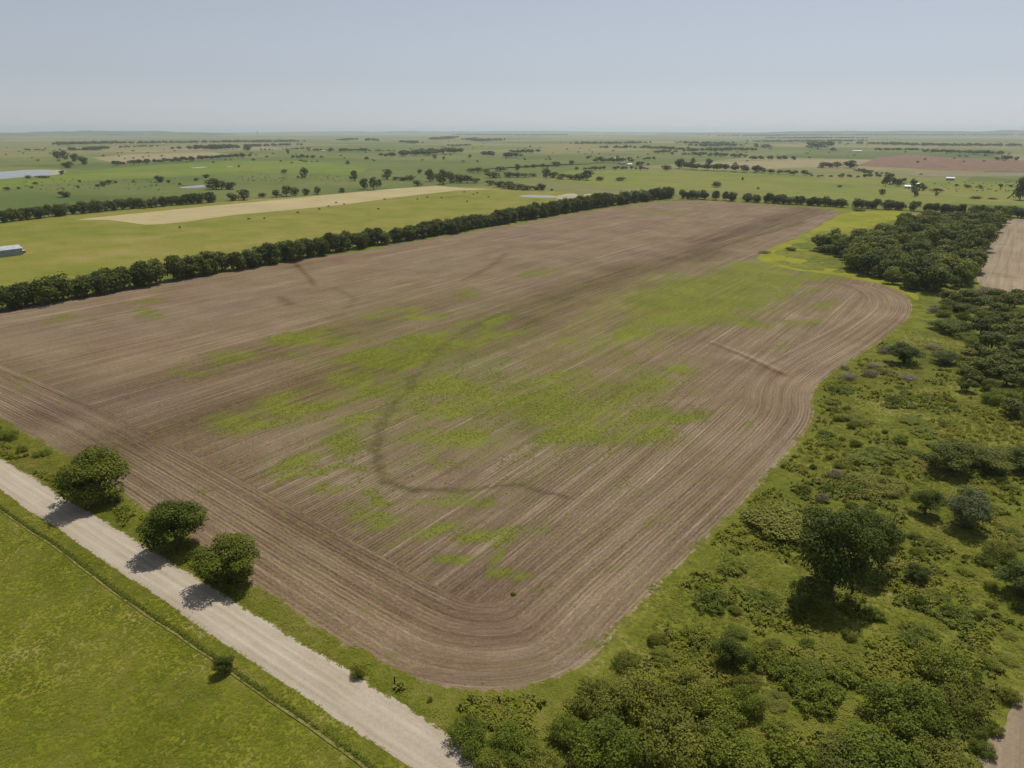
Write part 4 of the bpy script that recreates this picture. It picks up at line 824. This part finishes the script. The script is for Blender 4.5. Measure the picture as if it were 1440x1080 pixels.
def house(name, x, y, L, W, He, Hr, rz, wallm, roofm, label, cat, big_door=False, ribs=0, nwin=3):
    o = empty(name, (x, y, -.25), rz); tag(o, label, cat)
    v = [(-L/2, -W/2, 0), (L/2, -W/2, 0), (L/2, W/2, 0), (-L/2, W/2, 0), (-L/2, -W/2, He), (L/2, -W/2, He), (L/2, W/2, He), (-L/2, W/2, He), (-L/2, 0, Hr), (L/2, 0, Hr)]
    link('wall', mk('wall', v, [(0, 1, 5, 4), (2, 3, 7, 6), (1, 2, 6, 9, 5), (3, 0, 4, 8, 7), (0, 3, 2, 1)], wallm), o)
    e_, t_ = .45, .12; sl = (Hr - He) / (W / 2); ze = He - e_ * sl + .03; zt = Hr + .03
    v = []
    for dz in (0, t_):
        v += [(-L/2 - e_, -W/2 - e_, ze + dz), (L/2 + e_, -W/2 - e_, ze + dz), (L/2 + e_, 0, zt + dz), (-L/2 - e_, 0, zt + dz), (-L/2 - e_, W/2 + e_, ze + dz), (L/2 + e_, W/2 + e_, ze + dz)]
    rf = link('roof', mk('roof', v, [(6, 7, 8, 9), (9, 8, 11, 10), (0, 3, 2, 1), (3, 4, 5, 2), (0, 1, 7, 6), (4, 10, 11, 5), (0, 6, 9, 3), (3, 9, 10, 4), (1, 2, 8, 7), (2, 5, 11, 8)], roofm), o)
    if ribs:
        rm = mk('seam', *box(-.05, .05, 0, math.hypot(W/2 + e_, zt - ze), 0, .07), roofm)
        for i in range(ribs):
            for sgn in (0, 1):
                r_ = link('seam', rm, rf); r_.location = (-L/2 + (i + .5) * L / ribs, -W/2 - e_ if not sgn else W/2 + e_, ze + t_); r_.rotation_euler = (math.atan(sl), 0, math.pi * sgn)
    dw = 3.6 if big_door else 1.0; dh = min(He * .82, 3.6 if big_door else 2.1)
    d_ = bpart('door', box(L/2 + .01, L/2 + .07, -dw/2, dw/2, .05, dh), DARKG, o) if big_door else bpart('door', box(-dw/2, dw/2, -W/2 - .07, -W/2 - .01, .05, dh), DARKG, o)
    for i in range(nwin):
        xx = -L/2 + L * (i + .5) / nwin + (1.3 if not big_door and abs(-L/2 + L * (i + .5) / nwin) < 1 else 0)
        w_ = bpart('window', box(xx - .5, xx + .5, -W/2 - .06, -W/2 - .01, 1.0, 2.1), DARKG, o); bpart('sill', box(xx - .58, xx + .58, -W/2 - .13, -W/2 - .01, .9, .98), wallm, w_)
    return o
bx, by = G(27, 357.5)
house('metal_shed', bx - 1.5, by - 14, 30, 11, 4.6, 6.4, math.pi / 2 + .02, BLUEW, METAL, 'long blue-grey metal shed in the meadow behind the hedgerow', 'shed', True, 14, 0)
rs = empty('stock_feeder', (bx - 3.5, by + 4.0, -.15), .3); tag(rs, 'small rusty brown feeder beside the long metal shed', 'feeder')
bpart('bin', box(-1.2, 1.2, -.9, .9, .5, 1.8), RUSTW, rs); bpart('roof', box(-1.4, 1.4, -1.1, 1.1, 1.81, 1.95), WHITE, rs)
for sx in (-1, 1):
    for sy in (-1, 1): bpart('leg', box(sx * 1.0 - .08, sx * 1.0 + .08, sy * .7 - .08, sy * .7 + .08, 0, .5), WOODP, rs)
def HB(px, py, wpx, he, hr, W, rz, wm, rm, label, cat='house', **k):
    x, y = G(px, py); house(cat.replace(' ', '_'), x, y, max(6, wpx * mpp(x, y)), W, he, hr, rz, wm, rm, label, cat, **k)
YV = YAW
HB(1336, 253.5, 8, 4.0, 5.4, 10, YV - .5, BLUEW, WHITER, 'white-roofed shed alone in the open pasture below the red field', 'shed', ribs=8, nwin=0, big_door=True)
HB(1277, 264.5, 8, 3.0, 4.6, 8, YV - .4, WHITE, WHITER, 'long white-roofed farmyard house below the red field', 'house')
HB(1289, 262, 6, 3.2, 5, 8, YV - .3, WHITE, METAL, 'second farmyard building right of the long white-roofed house', 'barn', big_door=True)
HB(1251, 259.5, 3, 2.6, 4, 5, YV - .2, WHITE, WHITER, 'small white farmyard cottage left of the farmyard trees', 'house')
HB(1271, 259, 5, 3.0, 4.4, 7, YV - .9, WHITE, GREYR, 'grey-roofed outbuilding behind the farmyard house', 'shed')
for a in [(1245, 262, 9, 12), (1257, 260, 8, 9), (1264, 262, 8, 9), (1250, 256, 9, 11), (1284, 266, 9, 13), (1293, 268, 12, 9), (1270, 257, 7, 6), (1299, 267, 6, 6)]: 
    x, y = G(*a[:2]); k = mpp(x, y); tree('farmyard_tree', x, y, a[2] * k, a[3] * k, 'far', 'dark tree shading the farmyard below the red field', 'tree', 'farmyard trees', z=-.25)
HB(886, 227, 4, 5.5, 8, 8, YV, WHITE, WHITER, 'tall bright white farm building in the central farmstead', 'house')
HB(885, 232.5, 6, 3.2, 5, 9, YV + .3, WHITE, WHITER, 'low white building in front of the tall bright farm building', 'house')
HB(900, 232.5, 7, 3.2, 5, 9, YV - .2, WHITE, METAL, 'white shed at the right side of the central farmstead', 'shed', nwin=2)
HB(875, 231, 8, 3.2, 5.2, 9, YV + .5, BLUEW, GREYR, 'grey-roofed barn at the left side of the central farmstead', 'barn', nwin=2)
HB(865, 224.5, 8, 3.4, 5.4, 10, YV, BLUEW, METAL, 'pale metal-roofed barn behind the central farmstead trees', 'barn', nwin=2)
HB(301, 209.5, 9, 5, 8, 14, YV, WHITE, WHITER, 'wide white-roofed barn at the edge of the left farmstead grove', 'barn', nwin=2)
HB(313, 209.5, 3, 4, 6, 10, YV, WHITE, WHITER, 'narrow white building between the two left farmstead roofs', 'house')
HB(329, 209.5, 5, 4, 6.5, 12, YV, WHITE, WHITER, 'white-roofed house at the right end of the left farmstead', 'house')
HB(464, 211.5, 5, 4, 6.5, 12, YV, WHITE, WHITER, 'white-roofed house of the second farmstead', 'house')
HB(455, 213, 6, 3, 5, 10, YV, WHITE, METAL, 'low pale shed left of the second farmstead house', 'shed', nwin=2)
HB(677, 197.5, 3, 7, 10, 20, YV, WHITE, WHITER, 'left one of two remote white sheds', 'shed', nwin=2)
HB(686, 197.5, 3, 7, 10, 20, YV, WHITE, WHITER, 'right one of two remote white sheds', 'shed', nwin=2)
HB(847, 190.3, 3, 8, 11, 24, YV, WHITE, WHITER, 'single remote white shed on the bare far rise', 'shed', nwin=2)
HB(1205, 213.5, 10, 4, 6, 16, YV - .3, WHITE, WHITER, 'long pale building beside the far road left of the red field', 'shed', nwin=3)
# water tower on the skyline
x, y = G(363, 192.0); k = mpp(x, y); wt = empty('water_tower', (x, y, -.25)); tag(wt, 'tiny water tower standing on the left skyline', 'water tower')
prof = [(0, 62), (7, 62.5), (12, 66), (13, 70), (11, 75), (6, 79), (0, 80)]; sg = 16
v = [(r_ * math.cos(2 * math.pi * i / sg), r_ * math.sin(2 * math.pi * i / sg), z_) for r_, z_ in prof for i in range(sg)]
link('tank', mk('tank', v, [(a * sg + i, a * sg + (i + 1) % sg, (a + 1) * sg + (i + 1) % sg, (a + 1) * sg + i) for a in range(len(prof) - 1) for i in range(sg)], plain('tank_paint', (.45, .47, .5)), True), wt)
for i in range(6):
    a = i * math.pi / 3; v, f = tube([(15 * math.cos(a), 15 * math.sin(a), 0), (10 * math.cos(a), 10 * math.sin(a), 66)], [.9, .9], 6); link('leg', mk('leg', [tuple(q) for q in v], f, METAL), wt)
v, f = tube([(0, 0, 0), (0, 0, 63)], [1.6, 1.6], 8); link('riser', mk('riser', [tuple(q) for q in v], f, METAL), wt)

# two weathered posts in the verge
for (px, py, lab) in [(555, 962, 'weathered post in verge grass beside the yellow-green bush'), (701, 990, 'weathered post in tall grass by the rounded field corner')]:
    x, y = G(px, py); po = empty('fence_post', (x, y, zr(x, y))); tag(po, lab, 'post', 'verge posts')
    v, f = tube([(0, 0, -.2), (.02, 0, .7), (.03, .02, 1.35)], [.13, .12, .11], 7); link('shaft', mk('shaft', [tuple(q) for q in v], f, WOODP), po)
    v, f = tube([(.03, .02, 1.34), (.03, .02, 1.42)], [.115, .07], 7); link('cap', mk('cap', [tuple(q) for q in v], f, WOODP), po)

# ------------------------------------------------------------------ cattle
def cow_mesh(graze):
    me = bpy.data.meshes.new('cow_skin'); hd = -.55 if graze else .12
    P = [(-.75, 0, 1.12), (-.35, 0, 1.08), (.15, 0, 1.06), (.6, 0, 1.15), (.95, 0, 1.25 + hd * .35), (1.2, 0, 1.2 + hd), (1.5, 0, 1.02 + hd * 1.1),
         (-.7, .24, .8), (-.78, .24, .5), (-.72, .24, .05), (-.7, -.24, .8), (-.62, -.24, .5), (-.66, -.24, .05),
         (.55, .22, .75), (.58, .22, .42), (.58, .22, .05), (.55, -.22, .75), (.5, -.22, .42), (.5, -.22, .05), (-.95, 0, 1.2), (-1.0, 0, .7), (1.13, .2, 1.3 + hd), (1.13, -.2, 1.3 + hd)]
    Rr = [.34, .40, .40, .36, .22, .17, .11, .17, .09, .07, .17, .09, .07, .15, .08, .07, .15, .08, .07, .06, .05, .05, .05]
    Ed = [(0, 1), (1, 2), (2, 3), (3, 4), (4, 5), (5, 6), (0, 7), (7, 8), (8, 9), (0, 10), (10, 11), (11, 12), (3, 13), (13, 14), (14, 15), (3, 16), (16, 17), (17, 18), (0, 19), (19, 20), (5, 21), (5, 22)]
    me.from_pydata(P, Ed, []); o = bpy.data.objects.new('cow_skin', me); COL.objects.link(o)
    o.modifiers.new('skin', 'SKIN'); 
    if not me.skin_vertices: me.skin_vertices.new() if hasattr(me.skin_vertices, 'new') else None
    for i, sv in enumerate(me.skin_vertices[0].data): sv.radius = (Rr[i], Rr[i]); sv.use_root = (i == 1)
    s2 = o.modifiers.new('sub', 'SUBSURF'); s2.levels = 1; s2.render_levels = 1
    dg = bpy.context.evaluated_depsgraph_get(); r_ = bpy.data.meshes.new_from_object(o.evaluated_get(dg)); r_.materials.clear(); r_.materials.append(COWM)
    bpy.data.objects.remove(o); return r_
COWM = plain('black_hide', (.018, .015, .014), .7, .25, 0, .3, 4.)
COWS = None
try: COWS = [cow_mesh(True), cow_mesh(False)]
except Exception as ex: print('cow', ex)
for i, (px, py) in enumerate([(253, 321), (350, 309), (372, 308), (419, 300), (449, 295), (462, 291), (473, 286), (484, 288), (532, 295), (541, 281), (587, 281), (601, 278), (621, 279), (657, 284), (666, 274), (671, 272), (687, 278), (653, 271)]):
    x, y = G(px, py)
    o = link('cow', COWS[i % 3 == 0]); o.location = (x, y, -.15); o.rotation_euler = (0, 0, YAW + random.choice([0, math.pi]) + random.gauss(0, .6)); s_3 = random.uniform(1.1, 1.3); o.scale = (s_3,) * 3
    tag(o, 'black cow grazing in the meadow behind the long hedgerow', 'cow', 'grazing cattle')

# ------------------------------------------------------------------ the haze of the plain
hz_m = bpy.data.materials.new('haze_air'); hz_m.use_nodes = True; nt = hz_m.node_tree; nt.nodes.clear()
pv = nt.nodes.new('ShaderNodeVolumePrincipled'); ou = nt.nodes.new('ShaderNodeOutputMaterial'); nt.links.new(pv.outputs[0], ou.inputs['Volume'])
pv.inputs['Color'].default_value = (.78, .87, 1.0, 1); pv.inputs['Density'].default_value = HAZE; pv.inputs['Anisotropy'].default_value = .4
v, f = box(-RG - 900, RG + 900, -RG - 900, RG + 900, -2., 190.)
tag(link('haze', mk('haze', v, f, hz_m)), 'pale bluish summer haze over the whole plain', 'haze', None, 'stuff')
